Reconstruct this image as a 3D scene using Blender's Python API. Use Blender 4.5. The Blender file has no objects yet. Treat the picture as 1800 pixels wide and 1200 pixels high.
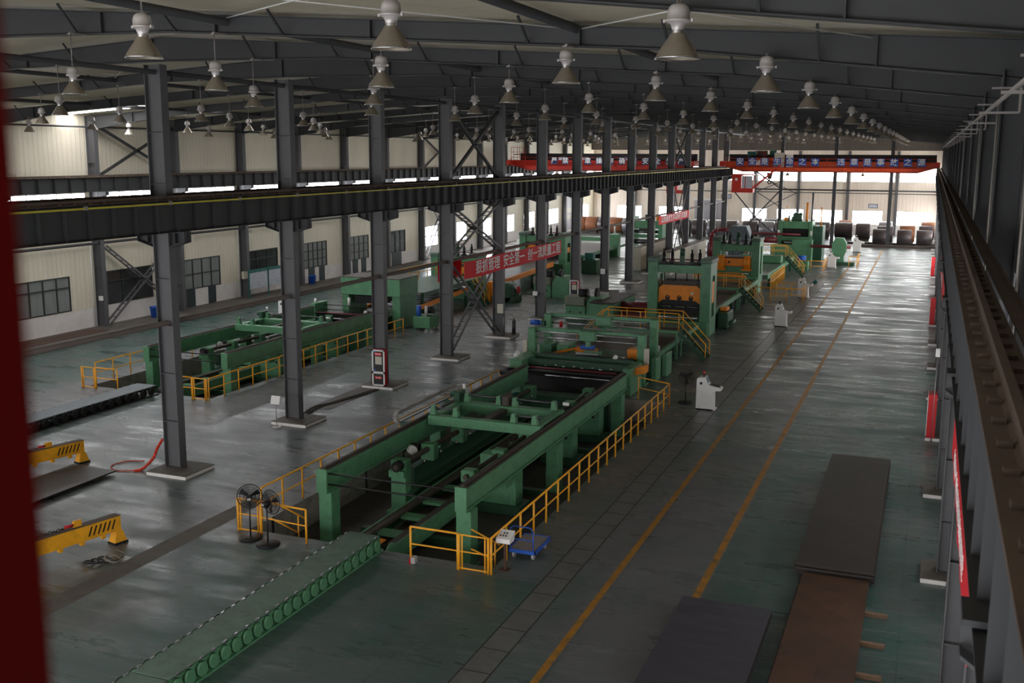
import bpy, bmesh, math, random
from mathutils import Vector, Matrix
random.seed(7)
scn = bpy.context.scene
COL = scn.collection
# ------------------------------------------------------------------ camera
HC = 11.756
PIT, YAW, ROL, FPX = .1766, .3745, -.0045, 1854.26
Fv = Vector((-math.sin(YAW)*math.cos(PIT), math.cos(YAW)*math.cos(PIT), -math.sin(PIT)))
R0 = Vector((math.cos(YAW), math.sin(YAW), 0)); U0 = R0.cross(Fv)
Rv = R0*math.cos(ROL) - U0*math.sin(ROL); Uv = U0*math.cos(ROL) + R0*math.sin(ROL)
cd = bpy.data.cameras.new('camera'); cam = bpy.data.objects.new('camera', cd); COL.objects.link(cam)
cam.matrix_world = Matrix(((Rv.x, Uv.x, -Fv.x, 0), (Rv.y, Uv.y, -Fv.y, 0), (Rv.z, Uv.z, -Fv.z, HC), (0, 0, 0, 1)))
cd.sensor_width = 36; cd.lens = FPX/1800*36; cd.clip_start = .05; cd.clip_end = 600
cd.dof.use_dof = True; cd.dof.focus_distance = 40; cd.dof.aperture_fstop = 3.2
scn.camera = cam
scn.view_settings.view_transform = 'Standard'; scn.view_settings.look = 'None'
scn.view_settings.gamma = 1; scn.view_settings.use_curve_mapping = False
scn.view_settings.exposure = 1.0
# ------------------------------------------------------------------ light
w = bpy.data.worlds.new('overcast_sky'); scn.world = w; w.use_nodes = True
w.node_tree.nodes['Background'].inputs[0].default_value = (.96, .97, 1, 1)
w.node_tree.nodes['Background'].inputs[1].default_value = 2.3
GLOW_SIDE, GLOW_BACK, GLOW_ROOF = 9.0, 8.0, 6.0
scn.cycles.max_bounces = 6; scn.cycles.diffuse_bounces = 4; scn.cycles.glossy_bounces = 3
scn.cycles.sample_clamp_indirect = 4

# ------------------------------------------------------------------ materials
def lin(c):
    c /= 255
    return c/12.92 if c <= .04045 else ((c+.055)/1.055)**2.4
def rgb(c): return (lin(c[0]), lin(c[1]), lin(c[2]), 1)
def nd(nt, typ, **kw):
    n = nt.nodes.new(typ)
    for k, v in kw.items():
        if k in n.inputs.keys(): n.inputs[k].default_value = v
        else: setattr(n, k, v)
    return n
def mat(name, c, rough=.5, metal=0, var=.18, scale=1.5, dirt=None, damt=.35, stretch=(1, 1, 1), bump=0):
    m = bpy.data.materials.new(name); m.use_nodes = True; nt = m.node_tree
    b = nt.nodes['Principled BSDF']; L = nt.links.new
    b.inputs['Roughness'].default_value = rough; b.inputs['Metallic'].default_value = metal
    tc = nd(nt, 'ShaderNodeTexCoord'); mp = nd(nt, 'ShaderNodeMapping'); mp.inputs['Scale'].default_value = stretch
    L(tc.outputs['Object'], mp.inputs[0])
    n = nd(nt, 'ShaderNodeTexNoise', Scale=scale, Detail=5.0, Roughness=.62); L(mp.outputs[0], n.inputs['Vector'])
    r = nd(nt, 'ShaderNodeMapRange'); r.inputs[1].default_value = .3; r.inputs[2].default_value = .7
    L(n.outputs[0], r.inputs[0])
    mx = nd(nt, 'ShaderNodeMix', data_type='RGBA'); a = rgb(c)
    mx.inputs[6].default_value = (a[0]*(1-var), a[1]*(1-var), a[2]*(1-var), 1)
    mx.inputs[7].default_value = (min(1, a[0]*(1+var)), min(1, a[1]*(1+var)), min(1, a[2]*(1+var)), 1)
    L(r.outputs[0], mx.inputs[0]); out = mx.outputs[2]
    if dirt:
        n2 = nd(nt, 'ShaderNodeTexNoise', Scale=scale*2.3, Detail=7.0, Roughness=.7); L(mp.outputs[0], n2.inputs['Vector'])
        r2 = nd(nt, 'ShaderNodeMapRange'); r2.inputs[1].default_value = .5; r2.inputs[2].default_value = .68
        r2.inputs[4].default_value = damt; L(n2.outputs[0], r2.inputs[0])
        m2 = nd(nt, 'ShaderNodeMix', data_type='RGBA'); m2.inputs[7].default_value = rgb(dirt)
        L(r2.outputs[0], m2.inputs[0]); L(out, m2.inputs[6]); out = m2.outputs[2]
    L(out, b.inputs['Base Color'])
    if bump:
        bp = nd(nt, 'ShaderNodeBump'); bp.inputs['Strength'].default_value = bump; bp.inputs['Distance'].default_value = .01
        L(n.outputs[0], bp.inputs['Height']); L(bp.outputs[0], b.inputs['Normal'])
    return m
def cladding(name, c, axis, period, rough=.5, depth=.02, var=.08):
    m = mat(name, c, rough, 0, var, .4, stretch=(1, 1, .3)); nt = m.node_tree; L = nt.links.new
    b = nt.nodes['Principled BSDF']
    tc = nd(nt, 'ShaderNodeTexCoord')
    wv = nd(nt, 'ShaderNodeTexWave', wave_type='BANDS', bands_direction=axis, wave_profile='TRI')
    wv.inputs['Scale'].default_value = math.pi*2/20/period*1.0
    L(tc.outputs['Object'], wv.inputs['Vector'])
    r = nd(nt, 'ShaderNodeMapRange'); r.inputs[1].default_value = .72; r.inputs[2].default_value = .9; L(wv.outputs[1], r.inputs[0])
    bp = nd(nt, 'ShaderNodeBump'); bp.inputs['Strength'].default_value = 1; bp.inputs['Distance'].default_value = depth
    L(r.outputs[0], bp.inputs['Height']); L(bp.outputs[0], b.inputs['Normal'])
    return m
def glow(name, c, s):
    m = bpy.data.materials.new(name); m.use_nodes = True; nt = m.node_tree
    b = nt.nodes['Principled BSDF']; b.inputs['Base Color'].default_value = (.8, .8, .8, 1)
    b.inputs['Emission Color'].default_value = (*c, 1); b.inputs['Emission Strength'].default_value = s
    b.inputs['Roughness'].default_value = .2
    return m
def floor_mat(name, ca, cb, lo, hi):
    m = bpy.data.materials.new(name); m.use_nodes = True; nt = m.node_tree; L = nt.links.new
    b = nt.nodes['Principled BSDF']; tc = nd(nt, 'ShaderNodeTexCoord')
    def noise(sc, st, det=4, ro=.6):
        mp = nd(nt, 'ShaderNodeMapping'); mp.inputs['Scale'].default_value = st; L(tc.outputs['Object'], mp.inputs[0])
        n = nd(nt, 'ShaderNodeTexNoise', Scale=sc, Detail=float(det), Roughness=ro); L(mp.outputs[0], n.inputs['Vector']); return n.outputs[0]
    def rng(x, a, c, lo=0., hi=1.):
        r = nd(nt, 'ShaderNodeMapRange'); r.inputs[1].default_value = a; r.inputs[2].default_value = c
        r.inputs[3].default_value = lo; r.inputs[4].default_value = hi; L(x, r.inputs[0]); return r.outputs[0]
    def mix(f, a, c):
        x = nd(nt, 'ShaderNodeMix', data_type='RGBA'); L(f, x.inputs[0])
        for i, v in ((6, a), (7, c)):
            if isinstance(v, tuple): x.inputs[i].default_value = rgb(v)
            else: L(v, x.inputs[i])
        return x.outputs[2]
    big = rng(noise(.22, (1, .5, 1), 5, .65), lo, hi)
    c = mix(big, ca, cb)
    c = mix(rng(noise(.55, (1, .5, 1), 6, .7), .45, .7, 0, .5), c, (88, 87, 87))
    c = mix(rng(noise(.9, (.35, 1.6, 1), 6, .7), .55, .75, 0, .4), c, (64, 66, 67))
    c = mix(rng(noise(1.3, (.25, 2.2, 1), 7, .75), .54, .66, 0, .4), c, (136, 140, 142))
    c = mix(rng(noise(2.6, (.4, 2, 1), 6, .7), .52, .7, 0, .4), c, (122, 126, 127))
    c = mix(rng(noise(.35, (1, 1, 1), 7, .72), .6, .72, 0, .45), c, (58, 57, 56))
    br = nd(nt, 'ShaderNodeTexBrick', offset=0.0); br.inputs['Scale'].default_value = 1; br.inputs['Mortar Size'].default_value = .012
    br.inputs['Brick Width'].default_value = 3.72; br.inputs['Row Height'].default_value = 8.0
    L(tc.outputs['Object'], br.inputs['Vector'])
    c = mix(rng(br.outputs['Fac'], 0, 1, 0, .6), c, (45, 46, 46))
    L(c, b.inputs['Base Color'])
    L(rng(noise(.6, (.4, 1.5, 1), 7, .72), .38, .6, .21, .5), b.inputs['Roughness'])
    bp = nd(nt, 'ShaderNodeBump'); bp.inputs['Strength'].default_value = .08; bp.inputs['Distance'].default_value = .01
    L(noise(1.4, (.6, 1.4, 1), 5), bp.inputs['Height']); L(bp.outputs[0], b.inputs['Normal'])
    return m
M = dict(
    floor=floor_mat('worn_grey_green_floor_paint', (80, 97, 94), (104, 105, 108), .40, .56),
    floor_green=floor_mat('green_floor_paint', (62, 92, 86), (92, 98, 97), .46, .64),
    yellow_line=mat('yellow_floor_paint', (168, 116, 36), .5, 0, .25, 1.2, (80, 72, 60), .8),
    trench=mat('trench_concrete', (104, 105, 104), .35, 0, .2, 1, (70, 70, 70), .6),
    gap=mat('joint_dirt', (38, 38, 38), .8),
    concrete=mat('pit_concrete', (150, 142, 136), .8, 0, .25, .7, (60, 55, 52), .6),
    pitfloor=mat('oily_pit_floor', (66, 62, 60), .7, 0, .3, .5, (40, 38, 36), .6),
    kerb=mat('kerb_concrete', (104, 98, 92), .75, 0, .2, .6, (60, 52, 46), .5),
    green=mat('green_machine_paint', (92, 146, 108), .42, 0, .14, 1.4, (60, 70, 58), .35),
    dgreen=mat('dark_green_machine_paint', (44, 84, 62), .45, 0, .18, 1.4, (40, 44, 40), .4),
    tgreen=mat('greasy_green_top', (96, 122, 108), .5, 0, .2, 1.2, (58, 60, 52), .5),
    grime=mat('greasy_brown_steel', (78, 68, 62), .55, .2, .25, 1.4, (46, 40, 36), .5),
    orange=mat('orange_machine_paint', (250, 146, 30), .45, 0, .1, 1.4, (150, 84, 30), .3),
    yellow=mat('yellow_rail_paint', (252, 174, 42), .4, 0, .1, 2),
    lift=mat('yellow_lifting_paint', (246, 172, 30), .45, 0, .12, 1.5, (120, 84, 30), .3),
    black=mat('black_steel', (30, 30, 31), .45, .2, .25, 2),
    steel=mat('bright_steel', (186, 186, 190), .25, .9, .1, 2),
    dsteel=mat('dark_bare_steel', (96, 96, 98), .35, .7, .2, 1.5),
    column=mat('grey_structural_paint', (94, 93, 96), .5, 0, .12, .5, (72, 72, 74), .3),
    beam=mat('dark_grey_structural_paint', (60, 61, 63), .6, 0, .12, .5, (50, 50, 51), .3),
    dust=mat('dusty_flange', (96, 80, 70), .75, 0, .25, .8, (60, 46, 40), .5),
    red=mat('red_crane_paint', (196, 44, 26), .4, 0, .12, .5, (120, 30, 22), .3),
    dred=mat('dark_red_crane_paint', (128, 34, 30), .45, 0, .15, .5),
    rorange=mat('orange_red_crane_paint', (240, 96, 40), .4, 0, .12, .4, (170, 60, 30), .4),
    postred=mat('cab_red_paint', (80, 7, 4), .9, 0, .05, .5),
    banner=mat('red_banner_cloth', (230, 32, 48), .7, 0, .08, .6, stretch=(1, 1, 3)),
    cabred=mat('red_cabinet_paint', (190, 24, 34), .4, 0, .06, 1),
    white=mat('white_enamel', (238, 236, 234), .4, 0, .05, 2),
    cream=mat('cream_panel_paint', (206, 200, 184), .5, 0, .06, 1),
    wains=mat('white_lower_wall', (240, 234, 232), .6, 0, .06, .5, (190, 180, 172), .3),
    letter=mat('white_lettering', (240, 240, 240), .5, 0, .02),
    plateblue=mat('blue_letter_plate', (44, 76, 170), .45, 0, .08),
    navy=mat('navy_letter_plate', (40, 42, 84), .45, 0, .08),
    blue=mat('blue_paint', (40, 92, 190), .4, 0, .1, 2),
    teal=mat('teal_paint', (26, 104, 98), .45, 0, .1, 2),
    wood=mat('worn_grey_deck', (140, 134, 136), .6, 0, .15, 4),
    timber=mat('timber_skid', (132, 104, 84), .8, 0, .2, 4),
    rubber=mat('rubber', (60, 60, 62), .8),
    plate=mat('dark_hot_rolled_plate', (60, 53, 50), .5, .2, .22, .5, (44, 30, 26), .5),
    rust=mat('rusty_plate', (84, 59, 45), .6, .1, .35, .45, (48, 40, 37), .8),
    bplate=mat('blue_grey_plate', (76, 74, 84), .45, .2, .2, .6, (62, 58, 62), .5, (1, 4, 1)),
    coil=mat('dark_coil_steel', (92, 84, 86), .4, .5, .25, .8, (66, 50, 44), .5),
    coilrust=mat('rusty_coil_steel', (150, 96, 66), .6, .2, .3, .8, (90, 60, 44), .5),
    coilgrey=mat('pale_coil_steel', (150, 148, 154), .35, .6, .15, .8),
    lampshell=mat('pale_lamp_housing', (196, 190, 188), .35, .3, .06, 6),
    lampcone=mat('spun_aluminium_shade', (150, 140, 126), .45, .55, .08, 6),
    lamprim=mat('bright_lamp_rim', (210, 210, 212), .15, .95, .03),
    winframe=mat('dark_window_frame', (52, 56, 58), .5),
    pane=mat('curtained_pane', (140, 143, 142), .18, 0, .15, .8, stretch=(1, 3, .3)),
    dpane=mat('dark_office_pane', (62, 63, 64), .12, 0, .35, .6),
    ddoor=mat('dark_office_door', (52, 62, 66), .45, 0, .1, 1),
    shutter=mat('pale_grey_door', (186, 182, 192), .5, 0, .06, 1),
    sky_side=glow('daylit_side_glazing', (.93, .95, 1), GLOW_SIDE),
    right_fill_glow=glow('right_fill_glazing', (1, .98, .96), 1.6),  # glow shared by the clerestory and the added lower windows
    far_fill_glow=glow('far_right_fill_glazing', (1, .98, .96), 8.0),  # stronger glow added on the far half to brighten the far end
    sky_back=glow('daylit_back_glazing', (.95, 1, 1), GLOW_BACK),
    sky_roof=glow('daylit_rooflight', (1, 1, 1), GLOW_ROOF),
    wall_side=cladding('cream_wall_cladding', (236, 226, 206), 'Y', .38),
    wall_back=cladding('cream_end_cladding', (238, 224, 210), 'X', .5),
    gable=cladding('brown_gable_panel', (84, 76, 72), 'X', .5),
    wall_shaded=cladding('shaded_wall_cladding', (62, 62, 64), 'Y', .4),  # darkened in colour to stand for the shade on the right wall
    roof=cladding('cream_roof_lining', (204, 194, 172), 'Y', .3),
    conduit=mat('pale_conduit', (146, 140, 136), .45, .3, .1, 2),
    yconduct=mat('yellow_conductor_rail', (196, 186, 50), .5, 0, .08, 1),
    pipe=mat('grey_brown_pipe', (104, 94, 88), .6, 0, .2, .6),
    hose=mat('orange_red_hose', (226, 60, 34), .4),
    maroon=mat('maroon_hydraulic_paint', (112, 30, 40), .4, 0, .15, 1),
    olive=mat('olive_grey_motor_paint', (122, 128, 108), .45, 0, .1, 1),
    motorblue=mat('blue_grey_motor', (84, 96, 104), .45, 0, .1, 1),
    paper=mat('grey_printed_notice', (196, 200, 212), .5, 0, .25, 5),
    fabric_red=mat('red_reel', (170, 40, 50), .5),
)
M['postred'].node_tree.nodes['Principled BSDF'].inputs['Specular IOR Level'].default_value = .05
# ------------------------------------------------------------------ mesh building
WORLD = {}
class MB:
    def __init__(s): s.bm = bmesh.new(); s.ms = []; s.cur = 0
    def m(s, name):
        if name not in s.ms: s.ms.append(name)
        s.cur = s.ms.index(name); return s
    def _f(s, vs, smooth=False):
        try:
            f = s.bm.faces.new(vs); f.material_index = s.cur; f.smooth = smooth
        except ValueError: pass
    def hexa(s, p, bev=0):
        v = [s.bm.verts.new(q) for q in p]
        for a in ((0, 3, 2, 1), (4, 5, 6, 7), (0, 1, 5, 4), (1, 2, 6, 5), (2, 3, 7, 6), (3, 0, 4, 7)): s._f([v[i] for i in a])
        return s
    def box(s, x0, x1, y0, y1, z0, z1):
        if x1 < x0: x0, x1 = x1, x0
        if y1 < y0: y0, y1 = y1, y0
        if z1 < z0: z0, z1 = z1, z0
        return s.hexa([(x0, y0, z0), (x1, y0, z0), (x1, y1, z0), (x0, y1, z0), (x0, y0, z1), (x1, y0, z1), (x1, y1, z1), (x0, y1, z1)])
    def cbox(s, c, d): return s.box(c[0]-d[0]/2, c[0]+d[0]/2, c[1]-d[1]/2, c[1]+d[1]/2, c[2]-d[2]/2, c[2]+d[2]/2)
    def bbox(s, x0, x1, y0, y1, z0, z1, b=.03):
        # bevelled box: chamfered vertical and top edges
        t = bmesh.new(); bmesh.ops.create_cube(t, size=1)
        for v in t.verts: v.co = Vector(((x0+x1)/2+v.co.x*(x1-x0), (y0+y1)/2+v.co.y*(y1-y0), (z0+z1)/2+v.co.z*(z1-z0)))
        bmesh.ops.bevel(t, geom=list(t.edges), offset=b, segments=1, affect='EDGES')
        mp = {v: s.bm.verts.new(v.co) for v in t.verts}
        for f in t.faces: s._f([mp[v] for v in f.verts])
        t.free(); return s
    def _frame(s, p, q):
        d = (Vector(q)-Vector(p)).normalized(); a = Vector((0, 0, 1)) if abs(d.z) < .95 else Vector((0, 1, 0))
        u = d.cross(a).normalized(); return d, u, u.cross(d).normalized()
    def bar(s, p, q, w, h=None):
        h = h or w; d, u, v = s._frame(p, q); P = Vector(p); Q = Vector(q); c = []
        for o in (P, Q):
            for a, b in ((-1, -1), (1, -1), (1, 1), (-1, 1)): c.append(o+u*a*w/2+v*b*h/2)
        return s.hexa(c)
    def tube(s, p, q, r, n=8, r2=None, cap=True):
        r2 = r if r2 is None else r2; d, u, v = s._frame(p, q)
        A = []; B = []
        for i in range(n):
            t = 2*math.pi*i/n; o = u*math.cos(t)+v*math.sin(t)
            A.append(s.bm.verts.new(Vector(p)+o*r)); B.append(s.bm.verts.new(Vector(q)+o*r2))
        for i in range(n): s._f([A[i], A[(i+1) % n], B[(i+1) % n], B[i]], True)
        if cap: s._f(A[::-1]); s._f(B)
        return s
    def path(s, pts, r, n=6):
        for a, b in zip(pts, pts[1:]): s.tube(a, b, r, n)
        return s
    def ring(s, c, ax, R, r, n=20, m=5):
        c = Vector(c); ax = Vector(ax).normalized(); a = Vector((0, 0, 1)) if abs(ax.z) < .9 else Vector((1, 0, 0))
        u = ax.cross(a).normalized(); v = ax.cross(u); G = []
        for i in range(n):
            t = 2*math.pi*i/n; o = u*math.cos(t)+v*math.sin(t)
            G.append([s.bm.verts.new(c+o*(R+r*math.cos(2*math.pi*j/m))+ax*r*math.sin(2*math.pi*j/m)) for j in range(m)])
        for i in range(n):
            for j in range(m): s._f([G[i][j], G[(i+1) % n][j], G[(i+1) % n][(j+1) % m], G[i][(j+1) % m]], True)
        return s
    def lathe(s, prof, c=(0, 0, 0), ax=(0, 0, 1), n=20, cap=False):
        c = Vector(c); ax = Vector(ax).normalized(); a = Vector((0, 0, 1)) if abs(ax.z) < .9 else Vector((1, 0, 0))
        u = ax.cross(a).normalized(); v = ax.cross(u); G = []
        for r, z in prof: G.append([s.bm.verts.new(c+ax*z+(u*math.cos(2*math.pi*i/n)+v*math.sin(2*math.pi*i/n))*max(r, .0005)) for i in range(n)])
        for k in range(len(G)-1):
            for i in range(n): s._f([G[k][i], G[k][(i+1) % n], G[k+1][(i+1) % n], G[k+1][i]], True)
        if cap: s._f(G[0][::-1]); s._f(G[-1])
        return s
    def prism(s, pts, ax, a, b):
        # pts in the two other axes (in xyz order), extruded from a to b along ax
        def P(p, t):
            if ax == 'x': return (t, p[0], p[1])
            if ax == 'y': return (p[0], t, p[1])
            return (p[0], p[1], t)
        A = [s.bm.verts.new(P(p, a)) for p in pts]; B = [s.bm.verts.new(P(p, b)) for p in pts]; n = len(pts)
        for i in range(n): s._f([A[i], A[(i+1) % n], B[(i+1) % n], B[i]])
        s._f(A[::-1]); s._f(B); return s
    def build(s, name, parent=None, mats=None, org=None):
        bmesh.ops.recalc_face_normals(s.bm, faces=s.bm.faces)
        off = Vector((0, 0, 0))
        if parent is not None: off = WORLD.get(parent.name, Vector((0, 0, 0)))
        if org is None:
            if parent is None or not parent.get('_l'):
                xs = [v.co for v in s.bm.verts]
                org = Vector(((min(v.x for v in xs)+max(v.x for v in xs))/2, (min(v.y for v in xs)+max(v.y for v in xs))/2, min(v.z for v in xs)))
            else: org = off
        org = Vector(org)
        for v in s.bm.verts: v.co -= org
        me = bpy.data.meshes.new(name); s.bm.to_mesh(me); s.bm.free()
        for k in s.ms: me.materials.append(M[k])
        o = bpy.data.objects.new(name, me); COL.objects.link(o)
        if parent is not None: o.parent = parent
        o.location = org-off; WORLD[o.name] = org
        return o
def tag(o, label, cat, group=None, kind=None):
    if label: o['label'] = label
    if cat: o['category'] = cat
    if group: o['group'] = group
    if kind: o['kind'] = kind
    return o
def thing(name, label, cat, loc=(0, 0, 0), group=None):
    o = bpy.data.objects.new(name, None); COL.objects.link(o); o.location = loc; WORLD[o.name] = Vector(loc)
    o.empty_display_size = .2
    return tag(o, label, cat, group)
def struct(mb, name): return tag(mb.build(name), None, None, kind='structure')
def kids(o): return KID.get(o.name, [])
KID = {}
def index_children():
    KID.clear()
    for o in COL.objects:
        if o.parent: KID.setdefault(o.parent.name, []).append(o)
def copy_tree(o, loc=None, label=None, group=None, rotz=None, parent=None):
    c = o.copy(); COL.objects.link(c)
    if parent is not None: c.parent = parent
    if loc is not None: c.location = loc
    if rotz is not None: c.rotation_euler = (0, 0, rotz)
    if label: c['label'] = label
    if group: c['group'] = group
    WORLD[c.name] = Vector(c.location)
    for ch in list(kids(o)): copy_tree(ch, parent=c)
    return c
ORD = ['nearest', 'second', 'third', 'fourth', 'fifth', 'sixth', 'seventh', 'eighth', 'ninth', 'tenth', 'eleventh', 'twelfth', 'thirteenth',
       'fourteenth', 'fifteenth', 'sixteenth', 'seventeenth', 'eighteenth', 'nineteenth', 'twentieth']
def orn(i, what): return 'nearest %s' % what if i == 0 else '%s nearest %s' % (ORD[i], what)
def text_mesh(txt, size, m, name, loc, rot, parent=None, sx=1.0):
    c = bpy.data.curves.new('t', 'FONT'); c.body = txt; c.size = size; c.align_x = 'CENTER'; c.align_y = 'CENTER'; c.extrude = .004
    c.offset = size*.009; c.resolution_u = 2
    t = bpy.data.objects.new('t', c); COL.objects.link(t)
    dg = bpy.context.evaluated_depsgraph_get(); me = bpy.data.meshes.new_from_object(t.evaluated_get(dg))
    bpy.data.objects.remove(t); bpy.data.curves.remove(c)
    for v in me.vertices: v.co.x *= sx
    me.materials.clear(); me.materials.append(M[m])
    o = bpy.data.objects.new(name, me); COL.objects.link(o); o.rotation_euler = rot
    off = WORLD.get(parent.name, Vector((0, 0, 0))) if parent is not None else Vector((0, 0, 0))
    if parent is not None: o.parent = parent
    o.location = Vector(loc)-off; return o
def ibeam(mb, p, q, w, h, t=.02):
    # I section along p-q (horizontal), web vertical
    d, u, v = mb._frame(p, q); up = Vector((0, 0, 1)); P = Vector(p); Q = Vector(q)
    mb.bar(P+up*(h/2-t/2), Q+up*(h/2-t/2), w, t); mb.bar(P-up*(h/2-t/2), Q-up*(h/2-t/2), w, t); mb.bar(P, Q, t, h-2*t)
    return mb
def hcol(mb, x0, x1, yc, wy, z0, z1, t=.03):
    # H column: flanges at x0 and x1, web between, along X
    mb.box(x0, x0+t, yc-wy/2, yc+wy/2, z0, z1); mb.box(x1-t, x1, yc-wy/2, yc+wy/2, z0, z1)
    mb.box(x0+t, x1-t, yc-.03, yc+.03, z0, z1)
    return mb

# ================================================================== SETTING
YN, YB = -6.0, 166.7
XL, XR = -51.3, 1.9
MIDX0, MIDX1 = -26.0, -25.3
BAYS = [14.7+8*k for k in range(-2, 20)]       # frame positions along the hall
FR = [30.7+8*i for i in range(15)]             # middle row columns
PITS = [(-19.35, -11.0, 26.6, 48.6), (-39.2, -31.75, 41.0, 60.6)]
def build_floor():
    xs = {XL, XR}; ys = {YN, YB}
    for a in PITS: xs |= {a[0], a[1]}; ys |= {a[2], a[3]}
    strips = [(-7.68, -7.5, 2, 115.5, 'yellow_line'), (-5.26, -5.06, 26.2, 141, 'yellow_line'), (-9.36, -8.66, YN, 108, 'trench'),
              (-9.4, -9.36, YN, 108, 'gap'), (-8.66, -8.62, YN, 108, 'gap'),
              (-21.15, -20.4, YN, 29.3, 'kerb'), (-20.4, -9.4, YN, 26.0, 'floor_green'), (-5.0, 1.9, YN, 62, 'floor_green'), (-48.3, -40.5, YN, 140, 'floor_green')]
    for s_ in strips: xs |= {s_[0], s_[1]}; ys |= {s_[2], s_[3]}
    ys |= {YN+1.5*i for i in range(1, 76)}
    xs = sorted(xs); ys = sorted(ys); mb = MB(); mb.m('floor'); g = {}
    def V(x, y):
        if (x, y) not in g: g[(x, y)] = mb.bm.verts.new((x, y, 0))
        return g[(x, y)]
    for i in range(len(xs)-1):
        for j in range(len(ys)-1):
            cx, cy = (xs[i]+xs[i+1])/2, (ys[j]+ys[j+1])/2
            if any(a[0] < cx < a[1] and a[2] < cy < a[3] for a in PITS): continue
            k = 'floor'
            for s_ in strips:
                if s_[0] < cx < s_[1] and s_[2] < cy < s_[3]: k = s_[4]
            mb.m(k); mb._f([V(xs[i], ys[j]), V(xs[i+1], ys[j]), V(xs[i+1], ys[j+1]), V(xs[i], ys[j+1])])
    o = mb.build('floor', org=(0, 0, 0)); tag(o, None, None, kind='structure')
    for i, a in enumerate(PITS):
        z = -1.05
        mb = MB(); mb.m('pitfloor').box(a[0], a[1], a[2], a[3], z-.1, z)
        mb.m('concrete'); t = .12
        mb.box(a[0]-t, a[0], a[2]-t, a[3]+t, z, -.002); mb.box(a[1], a[1]+t, a[2]-t, a[3]+t, z, -.002)
        mb.box(a[0], a[1], a[2]-t, a[2], z, -.002); mb.box(a[0], a[1], a[3], a[3]+t, z, -.002)
        if i == 0:
            for k in range(7): mb.m('gap').box(a[0]-.001, a[0]+.012, a[2]+1.2+3.1*k, a[2]+1.32+3.1*k, z, -.01)
        tag(mb.build('floor_pit'), None, None, kind='structure')
    mb = MB(); mb.m('kerb').box(XL, -48.35, YN, 140, 0, .25)
    tag(mb.build('trim_1'), None, None, kind='structure')
build_floor()
mb = MB(); mb.m('gap')
for k in range(90): mb.box(-9.36, -8.66, 2+1.17*k, 2.03+1.17*k, .0, .003)
tag(mb.build('trim_2'), None, None, kind='structure')

# roof lining, two slopes, with rooflight strips in the left slope
def roof_z(x): return 15.78-.065*abs(x+25.2)
def build_roof():
    xs = [XL-.2, -45, -35.5, -25.2, -14, -4, XR+.1]
    lights = []
    for y0 in (32.9, 48.9, 56.9, 72.9, 88.9, 104.9, 120.9): lights.append((-45, -35.5, y0, y0+1.1))
    for y0 in (52.6,): lights.append((XL-.2, -45, y0, y0+1.1))
    ys = sorted({YN, YB} | {l[2] for l in lights} | {l[3] for l in lights})
    mb = MB(); pb = MB()
    n = 0
    for i in range(len(xs)-1):
        for j in range(len(ys)-1):
            cx, cy = (xs[i]+xs[i+1])/2, (ys[j]+ys[j+1])/2
            L_ = any(l[0] < cx < l[1] and l[2] < cy < l[3] for l in lights)
            t = pb if L_ else mb; t.m('sky_roof' if L_ else 'roof')
            za, zb = roof_z(xs[i]), roof_z(xs[i+1]); y0, y1 = ys[j], ys[j+1]
            t.hexa([(xs[i], y0, za), (xs[i+1], y0, zb), (xs[i+1], y1, zb), (xs[i], y1, za), (xs[i], y0, za+.08), (xs[i+1], y0, zb+.08), (xs[i+1], y1, zb+.08), (xs[i], y1, za+.08)])
    struct(mb, 'ceiling'); tag(pb.build('window_100'), None, None, kind='structure')
    bpy.data.objects['ceiling'].location.z += 0
build_roof()

# left wall
WN = [0]
def wall_grid(name, axis, c, t, a0, a1, z0, z1, holes, m, lower=None):
    A = sorted({a0, a1} | {h[0] for h in holes} | {h[1] for h in holes}); Z = sorted({z0, z1} | {h[2] for h in holes} | {h[3] for h in holes})
    if lower: Z = sorted(set(Z) | {lower})
    mb = MB()
    for i in range(len(A)-1):
        for j in range(len(Z)-1):
            ca, cz = (A[i]+A[i+1])/2, (Z[j]+Z[j+1])/2
            if any(h[0] < ca < h[1] and h[2] < cz < h[3] for h in holes): continue
            mb.m('wains' if lower and cz < lower else m)
            if axis == 'x': mb.box(c, c+t, A[i], A[i+1], Z[j], Z[j+1])
            else: mb.box(A[i], A[i+1], c, c+t, Z[j], Z[j+1])
    o = mb.build(name, org=(0, 0, 0)); return tag(o, None, None, kind='structure')
def window(axis, c, a0, a1, z0, z1, pane, nv, nh, transom=None, fw=.07, doors=()):
    WN[0] += 1
    w_ = thing('window_%d' % WN[0], None, None, (c, a0, z0) if axis == 'x' else (a0, c, z0)); w_['kind'] = 'structure'
    def bx(mb, a, b, za, zb, d0, d1):
        if axis == 'x': mb.box(c+d0, c+d1, a, b, za, zb)
        else: mb.box(a, b, c+d0, c+d1, za, zb)
    s = 1 if axis == 'x' and c < -20 else -1
    mb = MB(); mb.m('winframe')
    d0, d1 = (-.06*s, .05*s)
    bx(mb, a0, a0+fw, z0, z1, d0, d1); bx(mb, a1-fw, a1, z0, z1, d0, d1); bx(mb, a0, a1, z0, z0+fw, d0, d1); bx(mb, a0, a1, z1-fw, z1, d0, d1)
    for k in range(1, nv+1): a = a0+(a1-a0)*k/(nv+1); bx(mb, a-fw/2, a+fw/2, z0, z1, d0, d1*.9)
    for k in range(1, nh+1): z = z0+(z1-z0)*k/(nh+1); bx(mb, a0, a1, z-fw/2, z+fw/2, d0, d1*.9)
    if transom: bx(mb, a0, a1, transom-fw/2, transom+fw/2, d0, d1*.95)
    mb.build('window_frame', w_)
    mb = MB(); mb.m(pane); bx(mb, a0+.01, a1-.01, z0+.01, z1-.01, -.04*s, -.02*s); mb.build('window_pane', w_)
    return w_
holes = []; wins = []
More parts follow.
